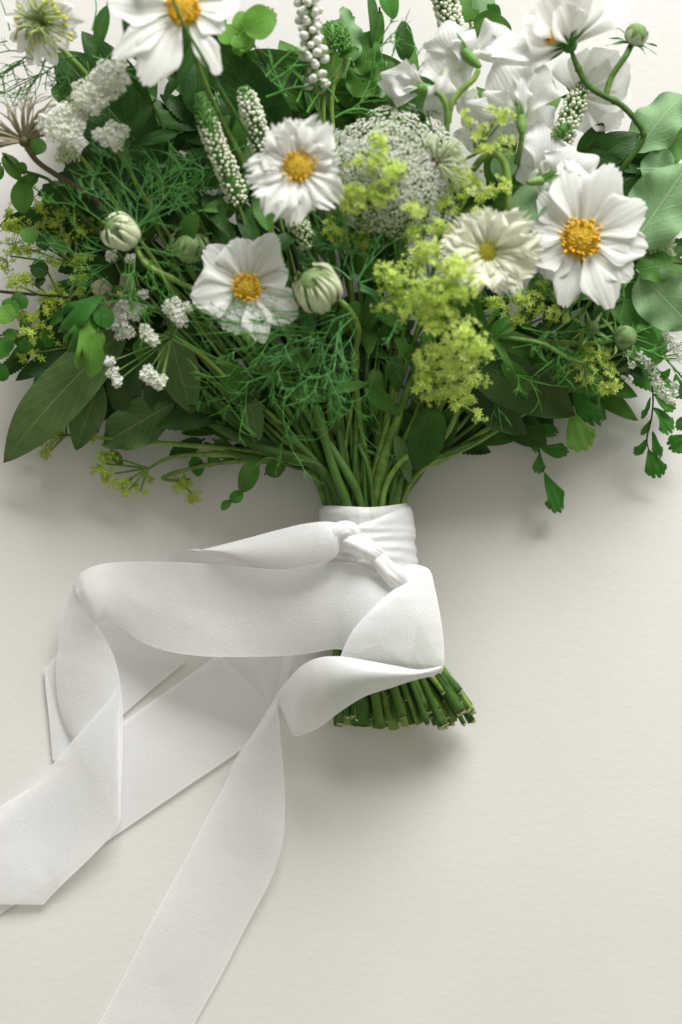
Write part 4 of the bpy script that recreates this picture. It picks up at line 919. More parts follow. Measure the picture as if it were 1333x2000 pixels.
froth('small lime tufts peeping below the largest striped leaf', [(100, 880, 46, 18, 20), (105, 862, 46, 14, 12), (50, 865, 40, 12, 10), (105, 840, 60, 26, 18), (185, 850, 80, 14, 12), (130, 820, 70, 24, 16)], 15, stem=[(130, 850, 60), (260, 860, 75), (470, 880, 95)], n=1.1, mat='limedark')
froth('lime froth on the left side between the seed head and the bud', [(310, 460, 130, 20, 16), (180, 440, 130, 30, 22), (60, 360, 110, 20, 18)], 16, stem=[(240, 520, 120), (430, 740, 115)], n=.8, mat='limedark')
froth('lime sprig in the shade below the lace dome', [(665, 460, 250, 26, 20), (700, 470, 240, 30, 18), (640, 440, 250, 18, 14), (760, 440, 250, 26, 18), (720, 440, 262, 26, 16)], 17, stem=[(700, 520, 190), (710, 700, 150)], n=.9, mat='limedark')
# ------------------------------------------------------------------ leaves
LK = dict(lobed=dict(prof='fan', fold=.05, arch=.1, wave=.03, endr=.2, teethr=[.02, 0, .05, .3, .06, 0, 0, .04, .22, .03, 0, 0, .02], nu=18), leaf=dict(prof='leaf', fold=.16, arch=.07, wave=.02), lance=dict(prof='lance', fold=.15, arch=.08, wave=.025),
          oval=dict(prof='oval', fold=.14, arch=.06, wave=.015), round=dict(prof='round', fold=.12, arch=.08, wave=.02),
          ruffle=dict(prof='oval', fold=.1, arch=.06, wave=.07, wf=5.0), serr=dict(prof='leaf', fold=.15, arch=.06, wave=.03, serr=13, serra=.22, nu=52),
          herring=dict(prof='lance', fold=.2, arch=.06, wave=.02, serr=0))
def sprig(label, mat, leaves, stemh=None, name='leaf_sprig', cat='leaves', smat='stemdark', seed=0, group='leafy sprigs', sr=5.0, twig=None, twm=None):
    """leaves: (base x,y,z, tip x,y,z, width, kind[, material])"""
    g = random.Random(seed * 13 + 5)
    loc = stemh[0] if stemh else (leaves[0][0], leaves[0][1], leaves[0][2])
    root = thing(name, label, cat, P(*loc), group)
    for i, L in enumerate(leaves):
        bx, by, bz, tx, ty, tz, wd, kd = L[:8]; mt = L[8] if len(L) > 8 else mat
        kw = dict(LK[kd]); kw.setdefault('nu', 22); big = wd > 70
        m = MB(); B, T = P(bx, by, bz), P(tx, ty, tz)
        blade(m, B, T, wd * S, N=Vector((g.uniform(-.15, .15), g.uniform(-.1, .2), 1)), roll=g.uniform(-.3, .3), nv=14 if big else 8, sd=g.uniform(0, 9), tipcurl=g.uniform(0, .06), twist=g.uniform(-.2, .2), **kw)
        m.tube([B - (T - B) * .08, B + (T - B) * .25 - Vector((0, 0, 1.0 * S)), B + (T - B) * .6 + Vector((0, 0, .04 * (T - B).length))], [2.2 * S, 1.8 * S, .7 * S], n=5, sub=2, cap=False)
        m.build('leaf', mt, root)
    if twig:
        m = MB(); m.tube([P(*q) for q in twig], [3.0 * S] * len(twig), n=7, sub=6); m.build('twig', twm or smat, root)
    if stemh: stem_run(root, stemh, r=sr, mat=smat)
    return root
sprig('largest pointed grey green leaf with net veins drooping over the bare tabletop at the left', 'sage', [(245, 640, 150, 4, 905, 70, 150, 'leaf')], [(245, 640, 148), (330, 700, 130), (500, 850, 120)], seed=1, sr=6)
sprig('three hanging leaves side by side under the loose white lace clusters', 'sage', [(330, 640, 168, 378, 812, 118, 108, 'leaf'), (196, 745, 120, 148, 880, 70, 92, 'leaf'), (345, 785, 110, 200, 868, 66, 88, 'ruffle')], [(350, 680, 150), (480, 800, 125)], seed=2)
sprig('dark olive leaves behind the hanging grey green ones', 'olive', [(255, 650, 130, 245, 830, 84, 110, 'leaf'), (300, 690, 125, 325, 830, 90, 90, 'leaf'), (170, 700, 110, 190, 850, 66, 80, 'leaf'), (300, 650, 140, 300, 720, 118, 120, 'leaf', 'mid')], [(320, 700, 110), (480, 840, 110)], seed=3)
sprig('broad glossy dark leaf rising behind the arching speedwell spike', 'dark', [(575, 290, 205, 405, 62, 215, 140, 'leaf')], [(575, 290, 200), (640, 520, 150)], seed=4)
sprig('blue green netted leaf between the tall cosmos and the bare white spike', 'dark', [(470, 112, 215, 648, 178, 205, 100, 'leaf')], [(500, 200, 180), (600, 480, 140)], seed=5)
sprig('herringbone veined leaves around the tall cosmos', 'herring', [(262, -25, 352, 248, 98, 345, 52, 'herring'), (210, 10, 250, 190, 120, 240, 50, 'herring'), (300, 200, 230, 248, 275, 225, 36, 'herring'), (340, 150, 235, 320, 205, 230, 26, 'herring'), (350, 260, 205, 250, 285, 215, 42, 'herring'), (190, 280, 190, 175, 400, 190, 60, 'herring'), (420, 30, 240, 330, 190, 225, 44, 'herring')], [(300, 200, 215), (420, 500, 160)], seed=6)
sprig('big dark oval leaf behind the nigella flower', 'dark', [(310, 330, 180, 110, 100, 190, 130, 'oval'), (300, 250, 180, 160, 60, 190, 110, 'leaf')], [(310, 330, 175), (440, 600, 140)], seed=7)
sprig('broad dark leaf below the small round lace head', 'dark', [(200, 290, 185, 210, 420, 150, 150, 'oval', 'olive'), (250, 420, 150, 110, 340, 160, 110, 'leaf')], [(260, 430, 145), (440, 650, 130)], seed=8)
sprig('small dark curled leaves on a thin twig at the left edge', 'mid', [(52, 292, 205, 92, 285, 205, 34, 'round'), (48, 352, 195, 44, 418, 185, 46, 'oval'), (8, 302, 195, 40, 352, 185, 30, 'oval'), (75, 345, 195, 30, 368, 190, 26, 'oval'), (98, 375, 190, 72, 380, 180, 22, 'leaf', 'dark'), (0, 320, 180, -20, 350, 180, 40, 'round'), (36, 318, 200, 50, 340, 195, 22, 'oval')], [(95, 350, 190), (190, 450, 160), (400, 680, 125)], seed=9, twig=[(10, 300, 196), (40, 330, 196), (75, 342, 195), (95, 350, 190)])
sprig('small oval leaves on a thin twig reaching down beside the neck', 'mid', [(500, 900, 150, 472, 962, 132, 38, 'oval'), (474, 960, 128, 450, 980, 118, 24, 'oval', 'fern'), (452, 978, 118, 432, 996, 112, 18, 'oval', 'mid')], [(545, 898, 140), (590, 915, 130)], seed=10, sr=4, twig=[(545, 898, 142), (520, 896, 148), (495, 920, 148), (474, 960, 128), (450, 978, 118)])
sprig('very large dark leaf at the right reaching past the lime sprays', 'olive', [(905, 690, 192, 1125, 812, 130, 140, 'leaf'), (880, 740, 172, 1030, 850, 120, 96, 'leaf'), (930, 660, 190, 1080, 700, 160, 90, 'serr', 'mid'), (980, 700, 196, 1060, 790, 150, 56, 'leaf', 'mid'), (1040, 700, 180, 1170, 770, 130, 70, 'serr', 'mid'), (990, 640, 180, 1110, 720, 150, 90, 'leaf', 'dark')], [(930, 690, 115), (850, 850, 110)], seed=11, sr=6)
sprig('glossy dark oval leaf in front of the stems at the right of the neck', 'dark', [(850, 795, 178, 812, 918, 160, 70, 'oval'), (905, 770, 130, 870, 860, 110, 60, 'leaf'), (770, 790, 150, 800, 850, 140, 50, 'leaf'), (890, 800, 165, 845, 880, 130, 66, 'leaf'), (960, 790, 130, 880, 850, 110, 60, 'leaf')], [(850, 795, 172), (835, 860, 140)], seed=12)
sprig('toothed mid green leaves crossing the top of the neck', 'mid', [(640, 768, 200, 728, 748, 205, 36, 'lance', 'mid'), (712, 752, 205, 782, 812, 190, 48, 'serr', 'mid'), (480, 762, 175, 508, 862, 155, 62, 'serr', 'sage'), (810, 775, 165, 868, 765, 160, 30, 'serr', 'sage'), (775, 850, 170, 802, 945, 160, 40, 'serr', 'sage'), (720, 770, 170, 730, 850, 160, 44, 'serr', 'dark'), (420, 700, 165, 500, 780, 160, 70, 'serr', 'mid')], [(700, 780, 160), (705, 880, 150)], seed=13)
sprig('large pale wavy edged leaf right of the largest cosmos', 'pale', [(1235, 480, 215, 1345, 322, 220, 118, 'ruffle')], [(1235, 480, 210), (1080, 680, 150), (900, 850, 125)], seed=14)
sprig('wavy blue green leaves at the right edge below the largest cosmos', 'pale', [(1250, 535, 205, 1352, 640, 195, 105, 'ruffle', 'pale'), (1190, 590, 170, 1290, 590, 165, 120, 'ruffle', 'mid'), (1240, 530, 205, 1345, 520, 205, 60, 'ruffle', 'mid'), (1205, 640, 160, 1290, 700, 150, 70, 'oval', 'fern')], [(1220, 580, 180), (1060, 720, 140)], seed=15)
sprig('blurred pale leaves behind the curved stem at the right edge', 'pale', [(1240, 300, 150, 1340, 180, 150, 90, 'ruffle', 'pale'), (1230, 340, 140, 1345, 255, 140, 90, 'ruffle', 'mid'), (1250, 330, 165, 1330, 330, 160, 70, 'ruffle', 'pale'), (1180, 300, 130, 1300, 320, 130, 100, 'leaf', 'mid')], [(1230, 340, 140), (1080, 560, 120)], seed=16)
sprig('dark leaves in the shade between the sweet peas and the pale leaves', 'dark', [(1140, 330, 160, 1250, 260, 160, 90, 'leaf'), (1130, 310, 160, 1180, 240, 160, 70, 'leaf'), (1200, 400, 150, 1320, 400, 140, 110, 'oval'), (1190, 340, 140, 1340, 360, 120, 100, 'leaf'), (1140, 300, 170, 1230, 330, 170, 50, 'leaf', 'herring')], [(1140, 330, 155), (1010, 560, 130)], seed=17)
sprig('pale grey green leaf tucked between the sweet peas and the arched stalk', 'pale', [(1000, 430, 240, 1078, 366, 250, 70, 'oval'), (975, 350, 235, 1000, 290, 240, 50, 'oval'), (1040, 440, 220, 990, 460, 215, 50, 'ruffle')], [(1000, 430, 235), (900, 650, 160)], seed=18)
sprig('round mid green leaves on a reddish twig at the top right of centre', 'mid', [(918, 45, 180, 900, -20, 180, 48, 'oval', 'mid'), (925, 40, 180, 1000, 62, 175, 50, 'oval', 'mid'), (930, 50, 170, 935, 95, 165, 40, 'oval', 'mid'), (930, 30, 180, 960, -15, 180, 44, 'oval', 'pale'), (880, 20, 170, 850, -5, 170, 40, 'oval', 'fern'), (955, 10, 185, 975, 40, 180, 30, 'oval', 'fern')], [(922, 44, 178), (870, 240, 130), (800, 560, 120)], smat='stem', seed=19)
sprig('single dark oval leaf standing against the bare white at the top', 'dark', [(792, 120, 175, 788, 40, 180, 36, 'oval')], [(792, 120, 172), (770, 330, 130)], seed=20, sr=4)
sprig('pair of drooping herringbone leaves at the top centre', 'herring', [(722, -25, 190, 728, 102, 185, 32, 'herring'), (752, -25, 180, 770, 38, 178, 36, 'oval', 'fern'), (742, 20, 178, 742, 95, 172, 22, 'oval', 'mid')], [(728, 60, 180), (720, 340, 130)], seed=21, sr=4)
sprig('pale ruffled leaves behind the two green spikes', 'pale', [(690, 120, 185, 670, 12, 195, 46, 'ruffle'), (710, 150, 180, 722, 60, 180, 56, 'ruffle', 'mid'), (690, 190, 175, 745, 110, 170, 70, 'ruffle', 'mid'), (665, 110, 220, 702, 96, 225, 24, 'oval', 'mid'), (770, 190, 160, 720, 120, 160, 70, 'ruffle', 'pale')], [(700, 190, 170), (710, 460, 140)], seed=22)
sprig('light green fan leaflets at the top beside the tall cosmos', 'fresh', [(478, 60, 275, 535, 28, 280, 60, 'round'), (465, 62, 270, 475, 22, 272, 28, 'round'), (480, 90, 265, 460, 62, 268, 40, 'round'), (455, 85, 265, 436, 50, 268, 40, 'round'), (470, 70, 262, 490, 98, 258, 36, 'round'), (430, 60, 250, 425, 30, 252, 30, 'round')], [(470, 75, 255), (560, 420, 160)], seed=23, smat='twig', sr=3)
sprig('bright lobed leaf hanging in front at the left', 'fern', [(205, 575, 225, 118, 640, 220, 64, 'lobed', 'fern'), (185, 590, 222, 112, 650, 205, 36, 'leaf', 'fern'), (178, 600, 222, 134, 690, 208, 50, 'lobed', 'fern'), (168, 600, 220, 178, 740, 200, 66, 'lobed', 'fresh'), (190, 600, 222, 215, 640, 210, 40, 'oval', 'fern'), (180, 640, 215, 200, 680, 205, 28, 'oval', 'fresh')], [(205, 575, 222), (300, 600, 180), (450, 740, 130)], seed=24)
sprig('round green leaflets on a dark wiry twig at the left edge', 'mid', [(65, 475, 185, 50, 445, 185, 36, 'round'), (78, 460, 185, 92, 490, 180, 24, 'oval', 'dark'), (92, 462, 185, 140, 490, 180, 34, 'leaf', 'mid'), (60, 520, 175, 95, 532, 170, 34, 'round', 'dark'), (30, 600, 170, 48, 575, 170, 34, 'round', 'mid'), (35, 590, 175, 10, 610, 170, 36, 'round', 'fern'), (0, 600, 180, 26, 628, 178, 40, 'round', 'fresh'), (0, 660, 170, 18, 690, 165, 40, 'round', 'fern'), (8, 650, 160, 32, 660, 155, 26, 'round', 'mid'), (0, 710, 130, 8, 745, 120, 26, 'round', 'fern'), (75, 560, 170, 85, 540, 165, 20, 'round', 'dark')], [(70, 575, 165), (200, 600, 140), (420, 740, 115)], smat='twig', seed=25, sr=3, twig=[(-10, 568, 170), (30, 572, 170), (70, 575, 165)])
sprig('dark leaves along the lower left fringe above the bare tabletop', 'mid', [(130, 650, 110, 20, 700, 90, 60, 'leaf'), (120, 680, 100, 30, 745, 80, 46, 'leaf', 'dark'), (60, 690, 90, -10, 740, 80, 50, 'serr', 'dark'), (200, 640, 120, 100, 640, 110, 60, 'leaf', 'dark')], [(130, 660, 108), (400, 780, 105)], seed=26)
sprig('small toothed leaves on the side stem low at the left', 'mid', [(420, 860, 90, 460, 900, 70, 54, 'serr', 'mid'), (430, 880, 84, 408, 912, 60, 34, 'serr', 'mid'), (395, 860, 80, 330, 890, 60, 50, 'serr', 'dark'), (380, 890, 66, 390, 930, 40, 44, 'serr', 'fern'), (460, 870, 80, 500, 885, 70, 50, 'serr', 'dark'), (220, 880, 60, 240, 910, 50, 30, 'serr', 'mid'), (520, 925, 100, 560, 900, 100, 50, 'leaf', 'mid')], [(400, 865, 80), (500, 895, 100)], seed=27)
sprig('dark red stemmed twig crossing behind the largest cosmos to the right edge', 'mid', [(1215, 535, 190, 1235, 500, 188, 20, 'oval')], [(1345, 515, 198), (1260, 520, 190), (1180, 545, 175), (1000, 700, 140)], smat='stem', seed=28, sr=4, twig=[(1345, 512, 204), (1290, 516, 202), (1252, 519, 200)], twm='stemred')
sprig('narrow leaves bending from a pale bud stalk under the creamy cosmos', 'mid', [(955, 655, 262, 925, 570, 270, 26, 'lance', 'mid'), (955, 655, 262, 1010, 740, 250, 24, 'lance', 'mid'), (955, 650, 262, 880, 672, 256, 20, 'lance', 'mid'), (955, 655, 262, 1000, 615, 262, 34, 'lance', 'fern'), (960, 650, 262, 1010, 640, 258, 30, 'lance', 'mid'), (1050, 665, 240, 1075, 645, 238, 18, 'lance', 'mid'), (1045, 670, 240, 1038, 700, 236, 18, 'lance', 'mid')], [(955, 653, 262), (1010, 662, 250), (1060, 672, 236), (1110, 700, 220), (1150, 718, 200), (1120, 760, 150), (960, 800, 120)], smat='stem', seed=29, sr=5)
# deep foliage filling the heart of the bouquet
gi = random.Random(2024)
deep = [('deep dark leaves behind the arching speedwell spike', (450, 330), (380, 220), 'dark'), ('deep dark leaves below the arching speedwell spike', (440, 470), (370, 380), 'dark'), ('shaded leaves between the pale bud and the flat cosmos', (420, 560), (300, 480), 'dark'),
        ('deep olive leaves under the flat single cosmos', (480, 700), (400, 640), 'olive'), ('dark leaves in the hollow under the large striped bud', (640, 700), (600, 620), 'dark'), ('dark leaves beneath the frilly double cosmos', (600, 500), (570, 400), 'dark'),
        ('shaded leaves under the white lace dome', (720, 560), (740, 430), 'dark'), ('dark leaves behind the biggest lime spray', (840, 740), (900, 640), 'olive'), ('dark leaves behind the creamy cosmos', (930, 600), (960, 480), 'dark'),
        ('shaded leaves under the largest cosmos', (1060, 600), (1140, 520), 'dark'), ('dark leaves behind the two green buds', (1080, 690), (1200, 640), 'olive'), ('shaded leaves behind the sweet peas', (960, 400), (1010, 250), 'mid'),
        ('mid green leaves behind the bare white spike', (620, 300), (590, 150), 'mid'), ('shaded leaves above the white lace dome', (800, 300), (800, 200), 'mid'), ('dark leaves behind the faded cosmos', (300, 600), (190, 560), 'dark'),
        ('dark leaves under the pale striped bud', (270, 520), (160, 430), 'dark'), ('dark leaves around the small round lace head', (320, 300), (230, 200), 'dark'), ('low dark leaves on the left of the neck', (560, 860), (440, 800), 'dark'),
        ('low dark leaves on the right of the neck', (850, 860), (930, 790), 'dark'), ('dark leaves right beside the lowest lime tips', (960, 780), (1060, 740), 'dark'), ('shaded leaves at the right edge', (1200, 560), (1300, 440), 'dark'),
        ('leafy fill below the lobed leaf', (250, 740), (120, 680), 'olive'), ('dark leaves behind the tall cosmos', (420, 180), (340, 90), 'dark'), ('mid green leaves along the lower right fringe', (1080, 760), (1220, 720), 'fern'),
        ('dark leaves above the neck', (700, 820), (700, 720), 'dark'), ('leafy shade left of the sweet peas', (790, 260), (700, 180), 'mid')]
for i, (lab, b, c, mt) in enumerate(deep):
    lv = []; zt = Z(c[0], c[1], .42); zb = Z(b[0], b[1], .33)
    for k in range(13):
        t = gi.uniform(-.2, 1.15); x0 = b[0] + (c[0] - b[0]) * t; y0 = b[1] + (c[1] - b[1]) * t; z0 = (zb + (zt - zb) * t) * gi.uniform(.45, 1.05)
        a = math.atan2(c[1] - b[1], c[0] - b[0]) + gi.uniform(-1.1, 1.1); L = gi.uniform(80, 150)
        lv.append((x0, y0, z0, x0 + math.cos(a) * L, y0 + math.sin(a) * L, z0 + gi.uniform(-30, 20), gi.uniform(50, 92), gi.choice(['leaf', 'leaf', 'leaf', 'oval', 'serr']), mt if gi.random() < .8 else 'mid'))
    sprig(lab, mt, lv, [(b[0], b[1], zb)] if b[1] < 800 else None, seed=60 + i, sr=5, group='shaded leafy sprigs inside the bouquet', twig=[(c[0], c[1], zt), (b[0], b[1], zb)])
# ------------------------------------------------------------------ maidenhair fern
def fern(label, st, lf, mat='fern', seed=0, stemh=None):
    root = thing('maidenhair_fern', label, 'fern', P(*st[0]), 'maidenhair fern fronds'); g = random.Random(seed)
    m = MB(); m.tube([P(*q) for q in st], [1.7 * S] * (len(st) - 1) + [1.0 * S], n=5, sub=6); m.build('stalk', 'twig', root)
    for i, (bx, by, bz, tx, ty, tz, wd, *mm) in enumerate(lf):
        te = [.02, 0, .01, .07, .01, .0, .01, .05, .16 if i % 2 else .06, .04, 0, 0, .02, .09, .01, .0, .01, .06, .01, .0, .03]; m = MB()
        blade(m, P(bx, by, bz), P(tx, ty, tz), wd * S, 'fan', N=Vector((g.uniform(-.35, .35), g.uniform(-.35, .35), 1)), arch=g.uniform(.02, .1), wave=.04, endr=.30, teethr=te, nu=14, nv=40, sd=i + seed, roll=g.uniform(-.35, .35), groove=.03, fold=.05)
        m.build('leaflet', mm[0] if mm else mat, root)
    if stemh: stem_run(root, stemh, r=4, mat='stemdark')
    return root
fern('maidenhair frond with a long notched end leaflet hanging lowest right of the ribbon', [(1020, 790, 70), (1038, 830, 66), (1052, 872, 60), (1062, 922, 52)],
     [(1038, 835, 66, 1018, 862, 60, 24), (1037, 842, 64, 1050, 886, 58, 22), (1052, 872, 60, 1112, 884, 62, 40), (1054, 886, 58, 1052, 926, 50, 32), (1063, 922, 52, 1094, 1003, 40, 52), (1040, 832, 66, 1092, 846, 60, 34), (1022, 800, 70, 1022, 848, 62, 26)], seed=1, stemh=[(1020, 790, 70), (930, 840, 90)])
fern('maidenhair frond dangling below the white lace sprig at the right', [(1262, 690, 110), (1275, 760, 92), (1274, 810, 76), (1264, 856, 62), (1268, 880, 56)],
     [(1272, 776, 88, 1254, 820, 76, 18), (1278, 796, 82, 1312, 848, 70, 50), (1270, 820, 74, 1253, 851, 62, 18), (1275, 842, 68, 1290, 896, 56, 26), (1264, 858, 62, 1240, 890, 52, 30), (1267, 878, 56, 1288, 934, 40, 54), (1276, 770, 90, 1320, 800, 80, 40)], seed=2, stemh=[(1262, 690, 110), (1100, 740, 110)])
fern('maidenhair leaflets cut off by the right edge', [(1300, 700, 110), (1345, 760, 90), (1350, 850, 62)], [(1350, 805, 80, 1322, 840, 70, 30), (1350, 850, 62, 1305, 876, 48, 50), (1320, 730, 100, 1330, 780, 90, 40), (1310, 720, 100, 1290, 740, 96, 26)], seed=3)
fern('bright broad maidenhair leaflets in front below the two green buds', [(1080, 680, 150), (1110, 730, 130), (1118, 790, 110), (1116, 806, 100)],
     [(1114, 802, 112, 1144, 882, 88, 74, 'fresh'), (1112, 745, 120, 1172, 832, 88, 60), (1105, 762, 124, 1078, 800, 108, 44), (1104, 735, 128, 1045, 760, 114, 62), (1100, 740, 124, 1090, 800, 104, 46), (1116, 740, 118, 1180, 780, 96, 44), (1095, 700, 140, 1040, 720, 124, 50), (1180, 730, 96, 1215, 768, 80, 44), (1190, 720, 96, 1180, 760, 84, 30)], seed=4, stemh=[(1080, 680, 150), (960, 760, 130)])
fern('tiny maidenhair leaflet hanging alone right of the neck', [(950, 800, 70), (925, 830, 60), (918, 845, 52)], [(915, 838, 54, 914, 874, 44, 20), (925, 828, 60, 905, 842, 54, 16)], seed=5)
fern('light green maidenhair leaflets under the tall cosmos at the top', [(520, 130, 240), (495, 85, 255), (480, 40, 262)], [(495, 62, 262, 536, 18, 268, 58, 'fresh'), (488, 60, 260, 468, 25, 264, 34, 'fresh'), (500, 90, 250, 452, 96, 250, 44, 'fresh'), (510, 110, 240, 470, 110, 244, 30, 'fern')], seed=6, stemh=[(520, 130, 240), (600, 420, 150)])
fern('maidenhair leaflets along the left edge above the largest leaf', [(150, 640, 140), (90, 640, 140), (20, 650, 140), (-10, 660, 140)], [(20, 650, 142, -8, 700, 130, 46, 'fresh'), (60, 645, 142, 48, 690, 132, 36), (90, 640, 142, 96, 680, 130, 34), (40, 648, 142, 60, 615, 140, 34), (100, 640, 140, 120, 610, 138, 30)], seed=7, stemh=[(150, 640, 140), (420, 760, 110)])
# ------------------------------------------------------------------ threadlike nigella foliage
def threads(label, starts, seed, mat='thread', depth=3, spread=.55, thick=1.35, zdrop=0.0, stem=None, curl=.12, kids=(2, 4)):
    """starts: (x, y, z, angle deg, length)"""
    g = random.Random(seed + 500); root = thing('threadleaf', label, 'feathery leaves', P(*starts[0][:3]), 'threadlike green foliage')
    def branch(m, p, a, el, L, d, r):
        n = 5; pts = [p]; aa = a; st = L / n; ks = []
        cu = g.gauss(0, curl)
        for i in range(n):
            aa += cu + g.gauss(0, .07); el2 = el + g.gauss(0, .12) - zdrop * .1
            p = p + Vector((math.cos(aa) * math.cos(el2), math.sin(aa) * math.cos(el2), math.sin(el2))) * st * S
            if p.z < 12 * S: p.z = 12 * S
            pts.append(p); ks.append(aa)
        m.tube(pts, [r * S * (1 - .65 * q / n) for q in range(n)] + [r * .2 * S], n=4, sub=2 if L > 30 else 1, cap=False)
        if d > 0:
            for k in range(g.randint(*kids)):
                i = g.randint(1, n - 1); s = g.choice((-1, 1))
                branch(m, pts[i], ks[i - 1] + s * g.uniform(spread * .6, spread * 1.5), el + g.gauss(0, .35), L * g.uniform(.32, .58), d - 1, r * .78)
    for (x, y, z, a, L) in starts:
        m = MB(); branch(m, P(x, y, z), math.radians(a), g.uniform(-.1, .15), L, depth, thick); m.build('frond', mat, root, kind='stuff')
    if stem: stem_run(root, stem, r=3.5, mat='stem')
    return root
def ring(cx, cy, z, r, a0, a1, n, L, g):
    return [(cx + math.cos(math.radians(a)) * r, cy - math.sin(math.radians(a)) * r, z + g.uniform(-25, 25), a + g.uniform(-35, 35), L * g.uniform(.7, 1.2)) for a in [a0 + (a1 - a0) * i / max(1, n - 1) for i in range(n)]]
gt = random.Random(9)
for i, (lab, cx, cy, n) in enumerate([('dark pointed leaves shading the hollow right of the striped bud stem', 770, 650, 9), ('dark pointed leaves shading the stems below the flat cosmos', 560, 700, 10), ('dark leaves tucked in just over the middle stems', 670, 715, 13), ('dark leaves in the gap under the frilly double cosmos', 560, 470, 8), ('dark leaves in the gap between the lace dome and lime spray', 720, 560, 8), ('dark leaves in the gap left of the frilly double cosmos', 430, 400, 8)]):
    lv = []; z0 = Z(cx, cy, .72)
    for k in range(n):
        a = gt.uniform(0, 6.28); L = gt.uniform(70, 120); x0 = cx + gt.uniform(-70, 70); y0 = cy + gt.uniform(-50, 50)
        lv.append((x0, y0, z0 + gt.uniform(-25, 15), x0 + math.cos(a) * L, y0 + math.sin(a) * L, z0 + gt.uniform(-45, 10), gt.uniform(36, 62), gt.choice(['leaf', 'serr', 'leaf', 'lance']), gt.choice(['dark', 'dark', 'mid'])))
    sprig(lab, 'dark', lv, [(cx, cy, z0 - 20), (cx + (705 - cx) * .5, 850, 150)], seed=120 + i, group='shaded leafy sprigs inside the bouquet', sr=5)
threads('dense threadlike collar around the pale striped bud at the left', ring(250, 490, 245, 20, 20, 340, 12, 115, gt) + ring(280, 400, 262, 14, 30, 150, 6, 110, gt), 1, 'thread', stem=[(285, 505, 220), (420, 640, 160)])
threads('threads arching above the pale bud toward the small round lace head', ring(265, 450, 258, 12, 40, 130, 8, 135, gt) + [(330, 420, 240, 80, 110), (300, 380, 240, 60, 100)], 2, 'threadblue')
threads('blue green threads spraying left from under the large striped bud', ring(668, 612, 262, 14, 140, 260, 7, 165, gt) + [(690, 610, 262, 200, 190), (690, 620, 262, 215, 200), (680, 600, 250, 235, 150), (668, 640, 250, 250, 130), (700, 620, 250, 265, 110)], 3, 'threadblue', stem=[(680, 620, 240), (700, 700, 180)])
threads('blue green threads rising between the large striped bud and the lace dome', ring(690, 560, 272, 14, -30, 110, 10, 110, gt) + [(672, 520, 265, 70, 120), (662, 480, 255, 110, 90)], 4, 'threadblue')
threads('fine threads crossing the lower petals of the flat single cosmos', [(600, 640, 280, 175, 190), (590, 655, 275, 182, 200), (560, 650, 272, 195, 160), (640, 650, 275, 190, 190)], 5, 'thread', depth=2, thick=1.3)
threads('loose threads over the stems at the left of the neck', [(600, 720, 232, 200, 170), (560, 760, 222, 250, 150), (500, 700, 215, 240, 160)], 6, 'thread', depth=2, thick=1.3, curl=.16)
threads('thin curly threads lying on the stems just above the tie', [(660, 800, 205, 285, 110), (700, 830, 202, 290, 90), (740, 830, 200, 110, 60)], 7, 'thread', depth=2, curl=.22, thick=1.0)
threads('open threads between the nigella flower and the white lace', [(150, 110, 240, 200, 110), (140, 130, 238, 250, 100), (170, 120, 242, 300, 90), (120, 120, 236, 230, 110), (180, 110, 250, 340, 110), (90, 110, 230, 250, 110), (60, 100, 230, 240, 110), (40, 120, 225, 225, 90), (180, 60, 250, 60, 100)], 8, 'thread', depth=2, spread=.8, thick=1.7)
threads('dark threads at the top left corner behind the nigella flower', [(20, 60, 215, 100, 110), (15, 80, 215, 200, 70), (40, 100, 215, 160, 90), (50, 120, 210, 200, 100), (100, 140, 205, 190, 120), (70, 150, 205, 210, 100)], 9, 'thread', depth=2)
threads('fine threads in the dark hollow between spike and pale bud', [(395, 400, 215, 90, 130), (400, 420, 215, 60, 100), (390, 440, 215, 130, 120), (360, 420, 215, 150, 120), (430, 470, 210, 110, 120), (400, 330, 220, 140, 90), (470, 440, 215, 95, 90)], 10, 'threadblue', depth=2, thick=1.4)
threads('green threads between the bare white spike and the sweet pea bud', [(700, 210, 235, 60, 140), (730, 200, 235, 20, 120), (680, 220, 235, 40, 140), (740, 190, 235, 80, 130), (760, 210, 235, 100, 140), (760, 200, 230, 60, 130), (660, 200, 240, 120, 100), (780, 190, 230, 30, 90), (800, 215, 230, 10, 70), (620, 215, 240, 110, 90)], 11, 'thread', depth=2, thick=1.9)
threads('long pointed green bracts beside the bare white spike', [(560, 190, 265, 120, 100), (520, 150, 270, 60, 80), (530, 160, 270, 30, 80), (580, 200, 262, 60, 90), (520, 190, 262, 20, 130), (600, 220, 260, 70, 100), (655, 230, 255, 50, 90)], 12, 'thread', depth=1, thick=2.6)
threads('green threads around and below the two cosmos buds', [(1130, 640, 215, 110, 110), (1120, 660, 215, 240, 110), (1160, 690, 210, 200, 110), (1180, 640, 215, 70, 90), (1140, 680, 210, 280, 90), (1100, 660, 200, 170, 150), (1210, 620, 210, 60, 90), (1180, 660, 215, 20, 100), (1250, 680, 200, 340, 70), (1090, 600, 240, 110, 90), (1130, 600, 245, 80, 60)], 13, 'thread', depth=2, thick=2.2)
threads('thin threads right of the creamy cosmos over the lime clusters', [(980, 700, 200, 190, 80), (1000, 680, 205, 20, 150), (990, 720, 200, 320, 120), (940, 590, 220, 10, 110), (1020, 640, 225, 340, 140), (960, 740, 180, 290, 100)], 14, 'thread', depth=2, thick=1.6)
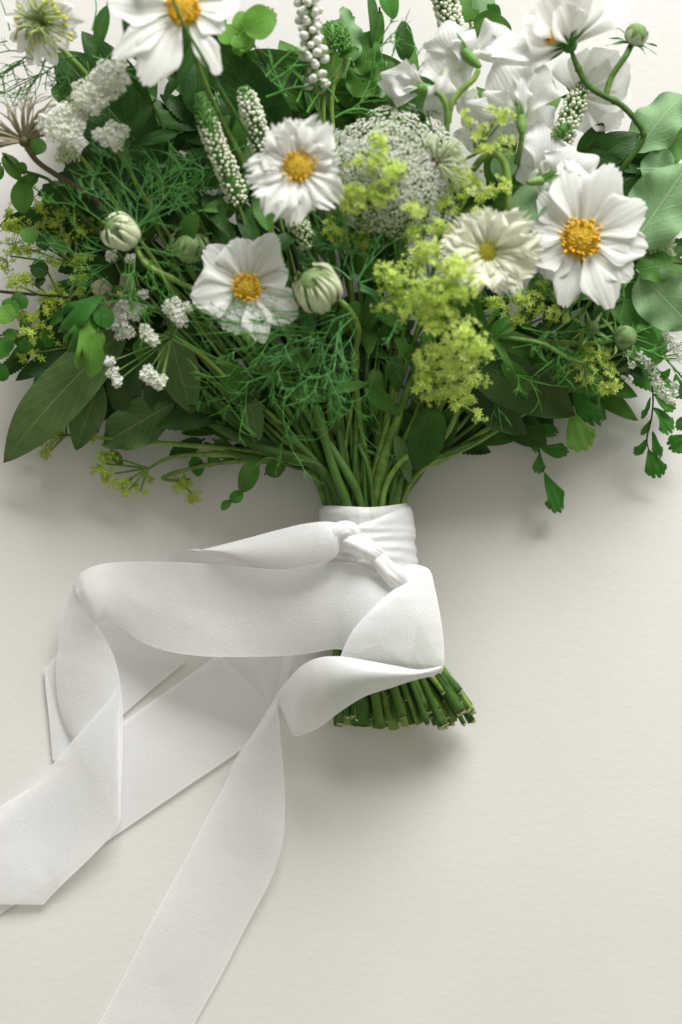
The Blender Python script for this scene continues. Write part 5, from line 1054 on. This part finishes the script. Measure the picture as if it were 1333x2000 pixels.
threads('feathery threads at the left end of the flat cosmos stem', [(200, 520, 215, 200, 100), (190, 500, 215, 180, 110), (210, 540, 215, 230, 90), (220, 560, 200, 160, 110), (300, 560, 215, 330, 90), (340, 570, 210, 300, 100), (320, 540, 222, 20, 100)], 15, 'threadblue', depth=3, thick=1.3)
threads('threads between the lace dome and the large striped bud', [(740, 520, 235, 150, 110), (760, 500, 235, 30, 90), (740, 540, 230, 60, 90), (700, 470, 250, 60, 100), (720, 500, 245, 170, 100), (780, 540, 225, 330, 80)], 16, 'threadblue', depth=2)
threads('fine dark feathery wisps over the stems left of the lime spray', [(700, 690, 232, 250, 120), (740, 660, 232, 270, 130), (660, 700, 230, 240, 110), (620, 690, 230, 225, 130), (540, 690, 225, 250, 110), (780, 680, 225, 290, 100), (590, 780, 205, 250, 110), (520, 780, 195, 230, 100), (470, 720, 205, 240, 120)], 18, 'thread', depth=3, thick=1.0, curl=.16)
threads('two long fine grass blades crossing the neck', [(330, 650, 190, -32, 330), (500, 850, 170, 130, 120)], 17, 'thread', depth=0, thick=2.4, curl=.03)
# thin dark leaf blade in front of the tall cosmos
bl = thing('grass_blade', 'thin dark blade of grass crossing in front of the tall cosmos', 'grass blade', P(370, 60, 380))
m = MB(); m.tube([P(330, -30, 385), P(345, 15, 384), (P(366, 60, 380)), P(395, 110, 370), P(440, 190, 330), P(520, 330, 240), P(600, 560, 180)], [2.6 * S, 2.8 * S, 3 * S, 3.2 * S, 3.2 * S, 3 * S, 3 * S], n=6, sub=6); m.build('blade', 'stemdark', bl)
# extra cut stems filling the bundle
for k in range(16):
    if not slots: break
    j = max(range(len(slots)), key=lambda i: slots[i][1]) if k % 2 else 0
    a, b = slots[j]
    c = (712 + a * 170 - 40 * (a < 0), 770 - 30 * (k % 3), 130 + 55 * b)
    red = k % 5 == 3
    root = thing('loose_stem', '%s stem end standing bare in the tied bundle' % ('russet' if red else 'plain green'), 'stem', P(*c), 'russet stems in the tied bundle' if red else 'bare green stems in the tied bundle')
    stem_run(root, [c], r=[7, 6, 8, 4.5][k % 4], mat='stemred' if red else 'stem')
# bookkeeping property used while building
for o in sc.objects:
    if '_o' in o: del o['_o']
